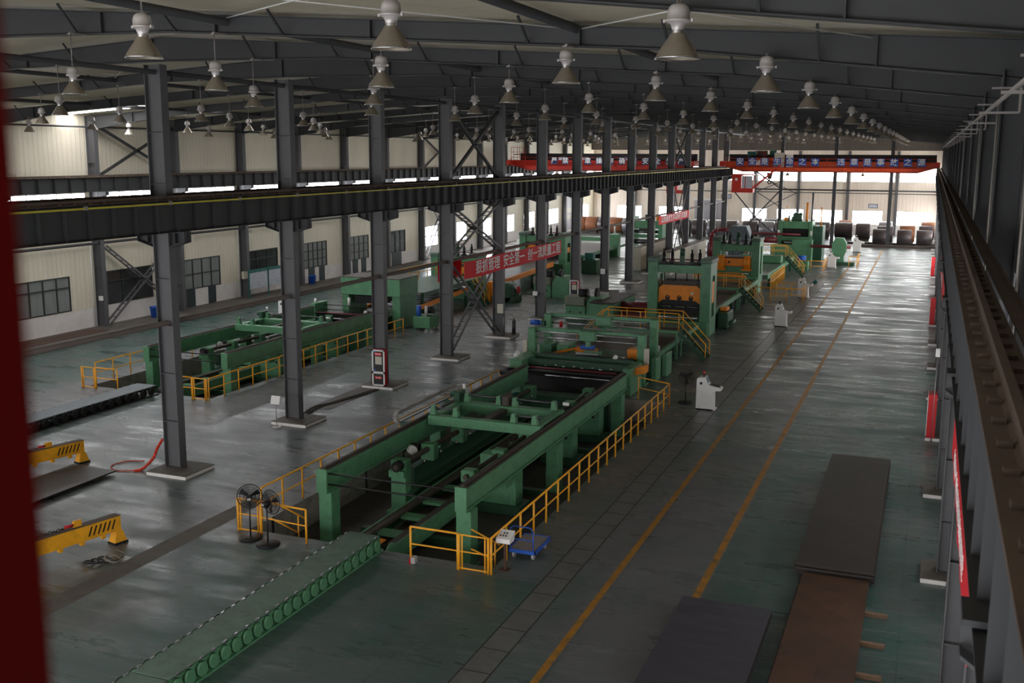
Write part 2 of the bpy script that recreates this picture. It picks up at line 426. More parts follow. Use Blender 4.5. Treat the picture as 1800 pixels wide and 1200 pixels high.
wl = [(40.0, 44.5, 'pane', 3, 0), (48.0, 52.5, 'pane', 3, 0), (55.8, 60.3, 'dpane', 2, 0), (63.7, 68.1, 'pane', 3, 1), (71.5, 76.0, 'dpane', 2, 0), (79.3, 83.9, 'pane', 5, 2), (87.1, 91.7, 'pane', 4, 2),
      (95.2, 99.6, 'dpane', 3, 1), (103.1, 107.6, 'sky_side', 2, 1), (111.2, 115.6, 'sky_side', 2, 1), (118.9, 123.3, 'sky_side', 2, 1), (127.0, 131.2, 'sky_side', 2, 1), (134.6, 139.0, 'sky_side', 2, 1), (144.6, 149.2, 'sky_side', 2, 1), (159.6, 164.2, 'sky_side', 2, 1)]
for a in wl: holes.append((a[0], a[1], 1.55, 3.82)); wins.append(a)
for k in range(22):
    y = 14.7-16+8*k
    if y+7.8 < YB: holes.append((y+.35, y+7.65, 8.45, 9.1))
holes.append((151.6, 157.8, .25, 5.6))
wall_grid('wall_left', 'x', XL-.14, .14, YN, YB, 0, roof_z(XL), holes, 'wall_side', 1.5)
for a in wins: window('x', XL-.03, a[0], a[1], 1.55, 3.82, a[2], a[3], a[4], transom=3.1 if a[4] == 0 else None)
for h in holes:
    if h[2] == 8.45: window('x', XL-.03, h[0], h[1], 8.45, 9.1, 'sky_side', 5, 0, fw=.035)
# office doors in the left wall: dark leaves reaching down beside the windows
DN = [0]
def door(y0, y1, z0, z1, m, leaves=1, glass=False):
    DN[0] += 1
    mb = MB(); mb.m(m).box(XL+.003, XL+.05, y0, y1, z0, z1)
    o = mb.build('door_%d' % DN[0]); o['kind'] = 'structure'
    return o
for y0, y1 in ((62.9, 64.9), (66.5, 67.4), (80.7, 81.7), (82.5, 83.4), (88.5, 89.5), (90.2, 91.1), (96.5, 98.6)): door(y0, y1, .26, 1.56, 'ddoor')
o = door(151.6, 157.8, .25, 5.6, 'shutter')
for (a, b, c_) in ((1.9, 2.5, 'banner'), (2.9, 3.6, 'banner')):
    mb = MB(); mb.m('cream').box(XL+.051, XL+.056, 152.1, 157.2, a, b); mb.build('faded_stripe', o)
mb = MB(); mb.m('column').box(XL+.051, XL+.07, 154.66, 154.74, .25, 5.6); mb.build('door_joint', o)

# right wall (shade put into its colour), clerestory strip below the crane girder
rh = [(14.7-16+8*k+.5, 14.7-16+8*k+7.5, 8.2, 9.2) for k in range(21) if 14.7-16+8*k+7.5 < YB]
rh += [(14.7-16+8*k+1.2, 14.7-16+8*k+6.4, 1.5, 3.7) for k in range(21) if 14.7-16+8*k+7.5 < YB]  # lower row: unseen glowing windows added to light the hall from the right
wall_grid('wall_right', 'x', XR, .12, YN, YB, 0, roof_z(XR)+.05, rh, 'wall_shaded')
for h in rh: window('x', XR+.03, h[0], h[1], h[2], h[3], 'far_fill_glow' if h[0] > 90 else 'right_fill_glow', 3, 0, fw=.05)

wall_grid('wall_front_baffle', 'y', YN-.14, .14, XL, XR, 0, 14.0, [(XL+1, -26, .0, 8.5), (-24.5, XR-1, .0, 8.5)], 'wall_back')  # unseen end wall added so that sky light enters only low down
# back wall
bh = []; BZ0, BZ1 = 1.45, 3.55
bw = [(-24.2, -20.6), (-17.4, -13.2), (-11.0, -6.9), (-4.65, -.35)]
bw = [(-24.4, -20.2), (-18.4, -14.6), (-13.0, -8.3), (-6.7, -2.6)]
bw = [(-47.3, -43.2), (-40.4, -36.2), (-27.2, -23.4), (-21.9, -17.9), (-16.7, -12.2), (-10.8, -6.5), (-4.55, -.25)]
for a in bw: bh.append((a[0], a[1], BZ0, BZ1))
bcl = [-50.6, -44.3, -38.0, -31.7, -25.3, -18.75, -11.6, -4.75, 1.2]
for a, b in zip(bcl, bcl[1:]): bh.append((a+.3, b-.3, 7.75, 9.9))
wall_grid('wall_back', 'y', YB, .14, XL, XR, 0, 12.7, bh, 'wall_back', 1.35)
for h in bh: window('y', YB+.04, h[0], h[1], h[2], h[3], 'sky_back', 1, 0, transom=(h[3]-.62 if h[2] < 3 else None), fw=.06)
mb = MB(); mb.m('gable')  # brown panel hung before the gable, darker than the wall below
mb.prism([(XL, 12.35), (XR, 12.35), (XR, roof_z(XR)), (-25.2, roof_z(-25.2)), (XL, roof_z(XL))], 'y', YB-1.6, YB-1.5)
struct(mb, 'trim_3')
mb = MB(); mb.m('shutter').box(-34.6, -29.8, YB-.08, YB-.01, 0, 4.6); o = mb.build('door_20'); o['kind'] = 'structure'
mb = MB(); mb.m('white').box(-34.9, -29.5, YB-.4, YB-.01, 4.6, 4.9); mb.build('shutter_box', o)

# ================================================================== STEEL FRAME
# middle row columns
for i, y in enumerate([14.7, 22.7]+FR):
    yc = y+.18
    name = 'grey steel column in the middle row'
    t = thing('steel_column', '%s, %s' % (name, 'out of sight left of the camera' if i < 2 else '%s from the camera' % ('first fully visible' if i == 2 else ORD[i-2])), 'column', (-25.65, yc, 0), 'steel columns of the middle row')
    mb = MB(); hcol(mb.m('column'), MIDX0, MIDX1, yc, .38, .15, 14.75)
    for z in (1.9, 3.7, 5.5, 7.2, 10.6, 12.4): mb.box(MIDX0+.03, MIDX1-.03, yc-.17, yc+.17, z, z+.02)
    mb.build('shaft', t)
    mb = MB(); mb.m('beam')
    for s in (-1, 1):
        x0 = -25.65+s*.35; x1 = -25.65+s*1.05
        mb.prism([(x0, 8.39), (x0, 8.93), (x1, 8.93), (x1, 8.58)], 'y', yc-.02, yc+.02)
        mb.hexa([(min(x0, x1), yc-.19, 8.36 if s > 0 else 8.56), (max(x0, x1), yc-.19, 8.56 if s > 0 else 8.36), (max(x0, x1), yc+.19, 8.56 if s > 0 else 8.36), (min(x0, x1), yc+.19, 8.36 if s > 0 else 8.56),
                 (min(x0, x1), yc-.19, 8.39 if s > 0 else 8.59), (max(x0, x1), yc-.19, 8.59 if s > 0 else 8.39), (max(x0, x1), yc+.19, 8.59 if s > 0 else 8.39), (min(x0, x1), yc+.19, 8.39 if s > 0 else 8.59)])
        mb.box(x0, x1, yc-.19, yc+.19, 8.9, 8.945); mb.box(x1-.02*s, x1, yc-.19, yc+.19, 8.58, 8.9)
        mb.box(-25.65+s*.6, -25.65+s*.62, yc-.17, yc+.17, 8.52, 8.9)
    mb.build('bracket', t)
    mb = MB(); mb.m('wains').box(-26.25, -24.5, y-.75, y+.95, 0, .12); mb.m('kerb').box(-26.25, -24.5, y-.75, y+.95, .12, .15); mb.build('footing', t)
# right row columns
for i, y in enumerate([6.7+8*k for k in range(20)]):
    yc = y+.18
    t = thing('steel_column', 'grey steel column along the right wall, %s from the camera' % ('nearest' if i == 0 else ORD[i]), 'column', (1.2, yc, 0), 'steel columns along the right wall')
    mb = MB(); hcol(mb.m('column'), .86, 1.6, yc, .4, .15, 8.93)
    for z in (1.6, 3.4, 5.2, 7.0): mb.box(.89, 1.57, yc-.18, yc+.18, z, z+.02)
    mb.build('shaft', t)
    mb = MB(); hcol(mb.m('beam'), 1.12, 1.62, yc, .4, 8.93, 13.35); mb.build('upper_shaft', t)
    mb = MB(); mb.m('beam').prism([(.86, 8.35), (.86, 8.93), (.36, 8.93), (.36, 8.7)], 'y', yc-.02, yc+.02)
    mb.box(.36, .9, yc-.19, yc+.19, 8.9, 8.945); mb.hexa([(.36, yc-.19, 8.68), (.86, yc-.19, 8.32), (.86, yc+.19, 8.32), (.36, yc+.19, 8.68), (.36, yc-.19, 8.71), (.86, yc-.19, 8.35), (.86, yc+.19, 8.35), (.36, yc+.19, 8.71)])
    mb.build('bracket', t)
    mb = MB(); mb.m('wains').box(.45, 1.8, y-.6, y+.9, 0, .12); mb.m('kerb').box(.45, 1.8, y-.6, y+.9, .12, .15); mb.build('footing', t)
# left wall columns
for i, y in enumerate([46.7+8*k for k in range(15)]):
    yc = y+.18
    t = thing('steel_column', 'grey steel column against the left wall, %s from the camera' % ('nearest' if i == 0 else ORD[i]), 'column', (-51, yc, .25), 'steel columns against the left wall')
    mb = MB(); hcol(mb.m('column'), -51.29, -50.62, yc, .36, .25 if y < 140 else 0, 14.0)
    for z in (2.2, 4.2, 6.2, 11): mb.box(-51.27, -50.64, yc-.17, yc+.17, z, z+.02)
    mb.build('shaft', t)
    mb = MB(); mb.m('beam').prism([(-50.62, 8.75), (-50.62, 9.17), (-49.95, 9.17), (-49.95, 8.95)], 'y', yc-.16, yc+.16); mb.build('bracket', t)
    if i in (1, 3, 7, 9, 12):
        mb = MB(); mb.m('white').tube((-51.22, y-.3, .26), (-51.22, y-.3, 8.3), .05, 8)
        tag(mb.build('rainwater_pipe'), 'white rainwater downpipe beside the %s nearest column of the left wall' % ORD[i], 'pipe', 'white rainwater pipes on the left wall')
# back wall columns and free posts
for i, x in enumerate([-44.3, -38.0, -31.7, -25.3, -18.75, -11.6, -4.75]):
    mb = MB(); mb.m('column').box(x-.2, x+.2, YB-.5, YB-.01, 0, 12.3)
    tag(mb.build('steel_column'), 'grey wall column between end wall windows, %s from the left wall' % ('first' if i == 0 else ORD[i]), 'column', 'columns of the end wall')
for x, s in ((-18.55, 'behind the hanging crane hook'), (-11.75, 'in the middle of the right bay'), (-4.85, 'at the end of the right yellow line')):
    t = thing('steel_post', 'dark steel post %s' % s, 'post', (x, 144.3, 0))
    mb = MB(); mb.m('beam').box(x-.22, x+.22, 144.1, 144.5, 0, 14.2); mb.build('shaft', t)
# crane girders
def girder(name, label, xc, y0, y1, zt, h, step, fl=.42, top='dust', rail=True, yel=False):
    t = thing(name, label, 'crane girder', (xc, (y0+y1)/2, zt-h))
    mb = MB(); mb.m('beam'); mb.box(xc-.008, xc+.008, y0, y1, zt-h+.02, zt-.02); mb.box(xc-fl/2, xc+fl/2, y0, y1, zt-h, zt-h+.02)
    mb.m(top).box(xc-fl/2, xc+fl/2, y0, y1, zt-.02, zt); mb.build('beam', t)
    mb = MB(); mb.m('beam'); y = y0+step/2
    while y < y1:
        mb.box(xc-fl/2+.03, xc-.008, y, y+.012, zt-h+.02, zt-.02); mb.box(xc+.008, xc+fl/2-.03, y, y+.012, zt-h+.02, zt-.02); y += step
    o = mb.build('web_stiffeners', t); o['kind'] = 'stuff'
    if rail:
        mb = MB(); mb.m('dust').prism([(xc-.07, zt), (xc+.07, zt), (xc+.04, zt+.03), (xc+.035, zt+.13), (xc-.035, zt+.13), (xc-.04, zt+.03)], 'y', y0, y1); mb.build('rail', t)
        mb = MB(); mb.m('dust'); y = y0+.35
        while y < min(y1, 70): mb.box(xc-.16, xc-.07, y, y+.09, zt, zt+.04); mb.box(xc+.07, xc+.16, y, y+.09, zt, zt+.04); y += .62
        mb.build('rail_clips', t)['kind'] = 'stuff'
    return t
g1 = girder('crane_girder', 'long grey crane girder on the middle columns, right-hand side with yellow conductor line', -24.88, 8, 143.2, 10.1, 1.15, 1.05)
mb = MB(); mb.m('yconduct').bar((-24.62, 8, 9.98), (-24.62, 143, 9.98), .05, .06); mb.build('conductor_rail', g1)
mb = MB(); mb.m('conduit')
for k in range(34): mb.box(-24.66, -24.58, 10+4*k, 10.12+4*k, 9.93, 10.06)
mb.build('conductor_hangers', g1)['kind'] = 'stuff'
girder('crane_girder', 'long grey crane girder on the middle columns, hidden left-hand twin', -26.42, 8, 143.2, 10.1, 1.15, 2.1)
girder('crane_girder', 'grey crane girder in front of the left wall columns with rusty top', -50.2, YN, 158, 10.12, .93, 1.3)
girder('crane_girder', 'dusty brown crane girder at right under the camera side wall', .64, -4, 160, 10.0, 1.15, 1.05, fl=.44)
# walkway angle beside the right girder
mb = MB(); mb.m('dust').box(.92, 1.08, -4, 158, 9.96, 10.0); mb.box(1.06, 1.08, -4, 158, 10, 10.08)
tag(mb.build('cable_ledge'), 'narrow dusty ledge running beside the right crane girder', 'ledge')
# roof beams with fly braces
bot = [(1.6, 13.17), (-5.5, 13.95), (-18.5, 14.78), (-25.2, 14.86)]
bot += [(-50.4-x, z) for x, z in bot[::-1][1:]]
bot = [(max(x, -50.65), z) for x, z in bot]
def zbot(x):
    for (xa, za), (xb, zb) in zip(bot, bot[1:]):
        if xb <= x <= xa: return za+(zb-za)*(xa-x)/(xa-xb)
    return 13.3
brace_x = [-2.3, -5.4, -8.6, -11.8, -15, -18.2, -21.4, -29, -32.2, -35.4, -38.6, -41.8, -45, -48.2]
bproto = None
for i, y in enumerate([14.7+8*k for k in range(19)]):
    yc = y+.18
    t = thing('roof_beam', 'dark grey tapered roof beam across both bays, %s from the camera' % ('nearest' if i == 0 else ORD[i]), 'roof beam', (-25.2, yc, 13.2), 'roof beams')
    if bproto is None:
        mb = MB(); mb.m('beam'); P = bot; n = len(P)
        tops = [(x, roof_z(x)-.12) for x, z in P]
        for k in range(n-1):
            a, b = P[k], P[k+1]; c_, d_ = tops[k], tops[k+1]
            mb.hexa([(b[0], yc-.008, b[1]), (a[0], yc-.008, a[1]), (a[0], yc+.008, a[1]), (b[0], yc+.008, b[1]), (d_[0], yc-.008, d_[1]), (c_[0], yc-.008, c_[1]), (c_[0], yc+.008, c_[1]), (d_[0], yc+.008, d_[1])])
            mb.bar((a[0], yc, a[1]), (b[0], yc, b[1]), .26, .022); mb.bar((c_[0], yc, c_[1]), (d_[0], yc, d_[1]), .26, .022)
        for x in (-1.2, -7.4, -12.6, -17.0, -20.6, -25.65, -31.4, -36.5, -42, -47.5): mb.box(x-.012, x+.012, yc-.12, yc+.12, zbot(x), roof_z(x)-.12)
        wb = mb.build('web_and_flanges', t); br0 = None; brs = []
        for x in brace_x:
            for s in ((-1,) if x > -99 else ()):
                mb = MB(); mb.m('beam').bar((x, yc+s*.1, zbot(x)+.03), (x, yc+s*.75, roof_z(x)-.02), .05, .05); brs.append(mb.build('fly_brace', t))
        bproto = (t, wb, brs)
    else:
        for ch in (bproto[1], *bproto[2]):
            if ch.name.startswith('fly_brace') and i > 8: continue
            c = ch.copy(); COL.objects.link(c); c.parent = t
# longitudinal ties under the roof
for k, (x, z, r) in enumerate(((-7.5, 14.45, .1), (-16.7, 14.95, .1), (-34.5, 14.9, .09), (-43.5, 14.3, .09), (-25.65, 14.5, .09), (-50.9, 13.3, .06))):
    mb = MB(); mb.m('beam').tube((x, -3, z), (x, 160, z), r, 10)
    tag(mb.build('tie_beam'), ['long dark round tie beam under the roof, nearest the right wall', 'long dark round tie beam just right of the middle columns', 'long dark tie beam under the left roof slope, inner one', 'long dark tie beam under the left roof slope, outer one', 'long dark tie beam along the top of the middle columns', 'thin dark tie pipe along the top of the left wall'][k], 'tie beam')
# rod bracing near the camera, white colour standing for its gleam
for k, (xa, xb, ya, yb) in enumerate(((-7.3, -1.3, 14.9, 22.6), (-16.5, -7.7, 14.9, 22.6), (-34.3, -25.9, 30.9, 38.6))):
    t = thing('roof_cross_bracing', ['thin pale crossed rods under the roof near the right end', 'thin pale crossed rods under the roof above the nearest lamps', 'thin pale crossed rods under the left roof slope'][k], 'bracing', ((xa+xb)/2, (ya+yb)/2, 14.3))
    mb = MB(); mb.m('white').tube((xa, ya, roof_z(xa)-.2), (xb, yb, roof_z(xb)-.2), .016, 6); mb.build('rod', t)
    mb = MB(); mb.m('white').tube((xb, ya, roof_z(xb)-.2), (xa, yb, roof_z(xa)-.2), .016, 6); mb.build('rod', t)
# tie pipes along rows
def pipe(name, label, p, q, r, m='pipe'):
    mb = MB(); mb.m(m).tube(p, q, r, 10); return tag(mb.build(name), label, 'pipe')
pipe('tie_pipe', 'long dusty tie pipe between the middle columns above the banners', (-25.65, 8, 5.6), (-25.65, 143, 5.6), .1)
pipe('tie_pipe', 'long grey tie pipe between the left wall columns', (-50.85, YN, 5.8), (-50.85, 158, 5.8), .09, 'beam')
pipe('tie_pipe', 'dark tie pipe between the free posts near the end wall', (-24.9, 144.3, 7.2), (.8, 144.3, 7.2), .1, 'beam')
pipe('tie_pipe', 'thin grey pipe along the end wall above the windows', (XL+.6, YB-.6, 6.1), (XR-.6, YB-.6, 6.1), .07, 'beam')

# cross bracing
def lattice(t, name, p, q, w, up, rungs=10):
    # two parallel flats with rungs
    p = Vector(p); q = Vector(q); u = Vector(up).normalized()*w/2
    mb = MB(); mb.m('column'); mb.bar(p+u, q+u, .1, .1); mb.bar(p-u, q-u, .1, .1); c = p.lerp(q, .5); mb.bar(c-(q-p)*.03, c+(q-p)*.03, w, .05)
    for k in range(1, rungs): c = p.lerp(q, k/rungs); mb.bar(c+u, c-u, .06, .05)
    return mb.build(name, t)
def bracing(label, x, ya, yb, z0, zm, zt, latt=True):
    t = thing('cross_bracing', label, 'bracing', (x, (ya+yb)/2, z0))
    if latt:
        lattice(t, 'lattice_diagonal', (x, ya+.3, z0), (x, yb-.3, zm), .42, (1, 0, 0), 14); lattice(t, 'lattice_diagonal', (x, yb-.3, z0), (x, ya+.3, zm), .42, (1, 0, 0), 14)
    if zt:
        for a, b in ((ya, yb), (yb, ya)):
            mb = MB(); mb.m('beam').bar((x, a+(.3 if a < b else -.3), 10.2), (x, b+(-.3 if a < b else .3), zt), .16, .16); mb.build('upper_diagonal', t)
    return t
bracing('crossed lattice bracing between the fourth and fifth visible middle columns', -25.65, 54.9, 62.9, .3, 5.4, None)
bracing('crossed bracing above and below the girder between the fourth and fifth middle columns', -25.62, 54.9, 62.9, 5.8, 8.8, 14.3)
bracing('crossed lattice bracing beside the second red banner', -25.65, 110.9, 118.9, .3, 8.6, 14.2)
bracing('crossed lattice bracing against the left wall below the first window', -50.8, 54.9, 62.9, .4, 5.6, 13.4)
bracing('crossed lattice bracing against the left wall by the first bright window', -50.8, 102.9, 110.9, .4, 8.6, 13.4)
for k, (xa, xb) in enumerate(((-24.9, -18.6),)):
    t = thing('cross_bracing', 'crossed dark bracing between the end posts below the crane cab', 'bracing', ((xa+xb)/2, 144.3, 0))
    for za, zb in ((7.1, 3.6), (3.6, .6)):
        pass
    for a, b in (((xa, 7.1), (-21.8, 3.5)), ((xb, 7.1), (-21.8, 3.5)), ((-21.8, 3.5), (xa+1, 1)), ((-21.8, 3.5), (xb-.6, 1.4)), ((xb, 7.3), (-22, 9.6))):
        mb = MB(); mb.m('beam').bar((a[0], 144.3, a[1]), (b[0], 144.3, b[1]), .16, .16); mb.build('diagonal', t)
t = thing('cross_bracing', 'crossed grey bracing on the end wall behind the hook', 'bracing', (-22, YB-.5, 0))
for a, b in (((-24.9, 8.6), (-19, 5.9)), ((-24.9, 3), (-19, 6)), ((-24.9, 6), (-19, 2.4)), ((-24.8, 6.2), (-19, 8.7))):
    mb = MB(); mb.m('column').bar((a[0], YB-.45, a[1]), (b[0], YB-.45, b[1]), .12, .12); mb.build('diagonal', t)
# bracket arms along top of right wall (conduit supports)
t0 = None
for i in range(16):
    y = 12.7+8*i*.75
    t = thing('conduit_bracket', 'pale L-shaped conduit bracket high on the right wall, %s from the camera' % ('nearest' if i == 0 else ORD[i]), 'bracket', (1.1, y, 12.4), 'conduit brackets on the right wall')
    mb = MB(); mb.m('conduit').bar((.62, y, 12.42), (1.2, y, 12.42), .035, .035); mb.bar((1.2, y, 12.42), (1.2, y, 12.8), .035, .035); mb.bar((.78, y, 12.8), (1.2, y, 12.8), .03, .03); mb.build('arm', t)
mb = MB(); mb.m('conduit').tube((.8, 10, 12.5), (.8, 104, 12.5), .03, 8); tag(mb.build('conduit_pipe'), 'long pale conduit carried by brackets high along the right wall', 'conduit')
for i in (1, 2, 3, 5): 
    mb = MB(); mb.m('conduit').tube((1.08, 6.7+8*i-.1, 8), (1.08, 6.7+8*i-.1, 12.7), .022, 6)
    tag(mb.build('conduit_pipe'), 'thin pale vertical conduit on the %s nearest right wall column' % ORD[i], 'conduit', 'vertical conduits on the right wall columns')

# ================================================================== LAMPS
def proj(x, y, z):
    d = Vector((x, y, z-HC)); f_ = d.dot(Fv)
    return (900+FPX*d.dot(Rv)/f_, 600-FPX*d.dot(Uv)/f_)
lamp_cols = [(-3.25, 12.99), (-7.5, 13.24), (-12.0, 13.24), (-16.6, 13.24), (-21.1, 13.22), (-29.4, 13.03), (-33.8, 13.02), (-38.3, 13.0), (-42.8, 12.9), (-47.3, 12.8)]
def make_lamp():
    t = thing('high_bay_lamp', 'x', 'lamp', (0, 0, 0), 'high-bay lamps'); t['_l'] = 1
    MB().m('lampcone').lathe([(.29, .012), (.27, .06), (.22, .14), (.165, .22), (.12, .29), (.095, .33)], n=24).lathe([(.092, .33), (.117, .29), (.162, .22), (.217, .14), (.267, .06), (.288, .012)], n=24).build('reflector_shade', t)
    MB().m('lamprim').lathe([(.288, 0), (.298, 0), (.298, .02), (.288, .02), (.288, 0)], n=24).build('rim', t)
    MB().m('lamprim').lathe([(.085, .33), (.085, .37)], n=16).build('collar', t)
    MB().m('lampshell').lathe([(.075, .36), (.085, .4), (.105, .45), (.15, .475), (.175, .48), (.175, .5), (.148, .51), (.148, .6), (.13, .66), (.09, .695), (.03, .71), (0, .712)], n=20).box(.17, .2, -.03, .03, .47, .51).box(-.2, -.17, -.03, .03, .47, .51).build('housing', t)
    MB().m('conduit').ring((0, 0, .735), (0, 1, 0), .022, .008, 12, 5).build('hook', t)
    o = MB().m('conduit').tube((0, 0, 0), (0, 0, 1), .013, 8).build('rod', t, org=(0, 0, 0)); o.location = (0, 0, .75)
    MB().m('conduit').box(-.03, .03, -.03, .6, -.03, .0).box(-.08, .02, -.03, .03, -.06, -.03).build('clamp', t, org=(0, 0, 0))
    return t
lp = make_lamp(); first = True; index_children()
far_mesh = None; ln = 0
WHERE = ['rightmost', 'second from right', 'third from right', 'fourth from right', 'just right of middle columns', 'just left of middle columns',
         'second left of middle columns', 'third left of middle columns', 'fourth left of middle columns', 'leftmost']
spots = []
for i in range(18):
    y = 14.2+8*i
    for j, (x, z) in enumerate(lamp_cols):
        u, v = proj(x, y, z+.3)
        if -25 < u < 1830 and -30 < v < 1200: spots.append((i, j, x, y, z))
for i, j, x, y, z in spots:
    lab = 'high-bay lamp under the %s roof beam, %s' % (orn(i, '').strip(), WHERE[j])
    if first: o = lp; o.location = (x, y, z); o['label'] = lab; first = False
    else: o = copy_tree(lp, (x, y, z), lab)
    L_ = zbot(x)-(z+.75)-.014
    for c in o.children:
        if c.name.startswith('rod'): c.scale = (1, 1, L_)
        if c.name.startswith('clamp'): c.location = (0, 0, .75+L_)

# ================================================================== helpers for machines
def part(par, name, m, *shapes, label=None):
    mb = MB(); mb.m(m)
    for s in shapes:
        k = s[0]
        if isinstance(k, str):
            if k == 'm': mb.m(s[1])
            else: getattr(mb, k)(*s[1:])
        elif len(s) == 6: mb.box(*s)
        elif len(s) == 7: mb.bbox(*s)
    o = mb.build(name, par)
    if label: o['label'] = label
    return o
def railing(name, label, pts, z=0, h=1.08, step=1.18, posts=None, feet=True, m='yellow', group=None, r=.033, top=True):
    t = thing(name, label, 'railing', (pts[0][0], pts[0][1], z), group)
    zs = [p[2] if len(p) > 2 else z for p in pts]
    for k in range(len(pts)-1):
        a = Vector((pts[k][0], pts[k][1], zs[k])); b = Vector((pts[k+1][0], pts[k+1][1], zs[k+1])); up = Vector((0, 0, 1))
        MB().m(m).tube(a+up*h, b+up*h, r, 8).build('top_rail', t); MB().m(m).tube(a+up*h*.52, b+up*h*.52, r*.75, 8).build('mid_rail', t)
        n = max(1, round((b-a).length/step))
        for q in range(n+(1 if k == len(pts)-2 else 0)):
            c = a.lerp(b, q/n); MB().m(m).tube(c, c+up*h, r*1.05, 8).build('post', t)
    return t

# ================================================================== SHEET PILER IN THE PIT (built once, copied for the left line)
def make_piler(E, label):
    t = thing('sheet_piling_gantry', label, 'machine', (-15.3, 28.5, -1.05), 'sheet piling gantries')
    for x0, x1 in ((-18.0, -17.62), (-13.05, -12.66)):
        b = part(t, 'runway_beam', 'green', (x0, x1, 28.5, E, 1.5, 1.58), (x0, x1, 28.5, E, .85, .92), (x0+.06, x1-.06, 28.5, E, .92, 1.5), (x0, x1, 28.42, 28.5, .82, 1.62))
        part(b, 'runway_rail', 'grime', (x0+.04, x1-.04, 28.6, E, 1.58, 1.615), (x0+.15, x1-.15, 28.6, E, 1.615, 1.66))
        for y in (28.5, 36.8, E-1.4): part(t, 'post', 'green', (x0+.02 if x0 < -15 else x0, x1+.12, y, y+.55, -1.05, .85, .02), (x0-.05, x1+.17, y-.08, y+.63, -1.05, -1.0))
    for z in (1.45, 1.08): part(t, 'tie_rod', 'black', ('tube', (-17.7, 28.62, z), (-12.95, 28.62, z), .032, 8))
    # travelling carriage on the beams
    c = part(t, 'carriage_beam', 'green', (-17.6, -12.95, 35.85, 36.2, 1.36, 1.74, .02))
    c2 = part(t, 'carriage_beam', 'green', (-17.6, -12.95, 38.3, 38.7, 1.36, 1.74, .02))
    part(t, 'carriage_link', 'grime', (-15.55, -15.25, 36.2, 38.3, 1.45, 1.65)); part(t, 'carriage_link', 'green', (-17.55, -17.2, 36.2, 38.3, 1.64, 1.74)); part(t, 'carriage_link', 'green', (-13.3, -13.0, 36.2, 38.3, 1.64, 1.74))
    part(t, 'shaft', 'dsteel', ('tube', (-17.3, 38.6, 2.0), (-15.6, 38.6, 2.0), .045, 8)); part(t, 'shaft', 'dsteel', ('tube', (-15.1, 38.6, 2.0), (-13.2, 38.6, 2.0), .045, 8))
    part(t, 'shaft', 'dsteel', ('tube', (-17.5, 36.1, 2.0), (-16.4, 36.1, 2.0), .04, 8)); part(t, 'shaft', 'dsteel', ('tube', (-14.2, 36.1, 2.0), (-13.0, 36.1, 2.0), .04, 8))
    for x, y in ((-17.45, 36.05), (-16.5, 36.05), (-14.1, 36.05), (-13.25, 36.05), (-17.1, 38.5), (-15.7, 38.5), (-15.0, 38.5), (-13.35, 38.5)):
        part(t, 'bearing_block', 'green', ('prism', [(x-.12, 1.74), (x+.12, 1.74), (x+.07, 2.09), (x-.07, 2.09)], 'y', y-.06, y+.16))
    part(t, 'motor', 'dgreen', ('tube', (-17.5, 38.6, 2.0), (-17.85, 38.6, 2.0), .13, 12), (-17.6, -17.35, 38.3, 38.9, 1.74, 2.15, .03)); part(t, 'gearbox', 'grime', (-15.5, -15.2, 38.3, 38.8, 1.74, 2.15, .04))
    part(t, 'encoder', 'white', ('tube', (-12.98, 38.6, 2.0), (-12.75, 38.6, 2.0), .07, 10), label='white sensor cap')
    part(t, 'encoder', 'white', ('tube', (-17.45, 39, 2.15), (-17.45, 39, 2.35), .06, 10), label='white sensor cap')
    # inner stacker: left side frame with drive shaft
    part(t, 'side_frame', 'dgreen', (-17.45, -16.6, 32.6, E-1.1, -1.05, -.25, .03), (-17.3, -17.0, 33.5, E-1.6, -.25, .35))
    part(t, 'stop_pillar', 'green', (-17.35, -16.75, 32.3, 32.75, -1.0, .95, .03), (-17.35, -16.75, 32.15, 32.3, .35, .6), (-17.5, -16.6, 32.2, 32.9, -1.05, -.95))
    sh = part(t, 'drive_shaft', 'grime', ('tube', (-16.95, 31.9, .8), (-16.95, E-1.1, .8), .1, 12)); part(sh, 'motor', 'black', ('tube', (-16.95, 31.95, .8), (-16.95, 32.25, .8), .19, 14))
    for k in range(5): part(t, 'shaft_bearing', 'green', (-17.25, -16.7, 34.5+2.7*k, 34.95+2.7*k, .35, .98, .04))
    for k in range(9): part(t, 'guide_wheel', 'steel', ('tube', (-16.68, 33.6+1.4*k, .62), (-16.58, 33.6+1.4*k, .62), .06, 10))
    part(t, 'drum', 'black', ('tube', (-17.9, 34.6, .75), (-17.3, 34.6, .75), .2, 14)); part(t, 'drum_cap', 'white', ('tube', (-17.55, 34.3, .8), (-17.35, 34.1, .8), .17, 14), label='white drum end')
    # right side frames
    for y0, y1, x0 in ((33.9, 34.6, -14.55), (40.4, 41.1, -14.1), (44.2, 44.9, -14.15)):
        f = part(t, 'stand', 'green', (x0, -13.15, y0, y1, -.75, 1.05, .02)); part(f, 'stand_foot', 'dgreen', (x0-.4, -12.9, y0-.25, y1+.15, -1.05, -.75, .02)); part(f, 'pin_hole', 'black', ('tube', (-13.45, y0-.006, .1), (-13.45, y0+.01, .1), .07, 12))
    part(t, 'drive_shaft', 'grime', ('tube', (-13.95, 31.2, 1.0), (-13.95, E-1.2, 1.0), .085, 12)); part(t, 'side_beam', 'green', (-13.7, -13.25, 31.2, E-1.1, .45, .8, .02))
    for k in range(6): part(t, 'shaft_bearing', 'green', (-14.2, -13.7, 31.4+2.7*k, 31.85+2.7*k, .75, 1.18, .04))
    part(t, 'valve', 'fabric_red', ('tube', (-13.2, 32.4, .9), (-13.05, 32.3, .9), .09, 10)); part(t, 'valve_bracket', 'green', (-13.25, -12.95, 32.5, 33.0, .35, .8))
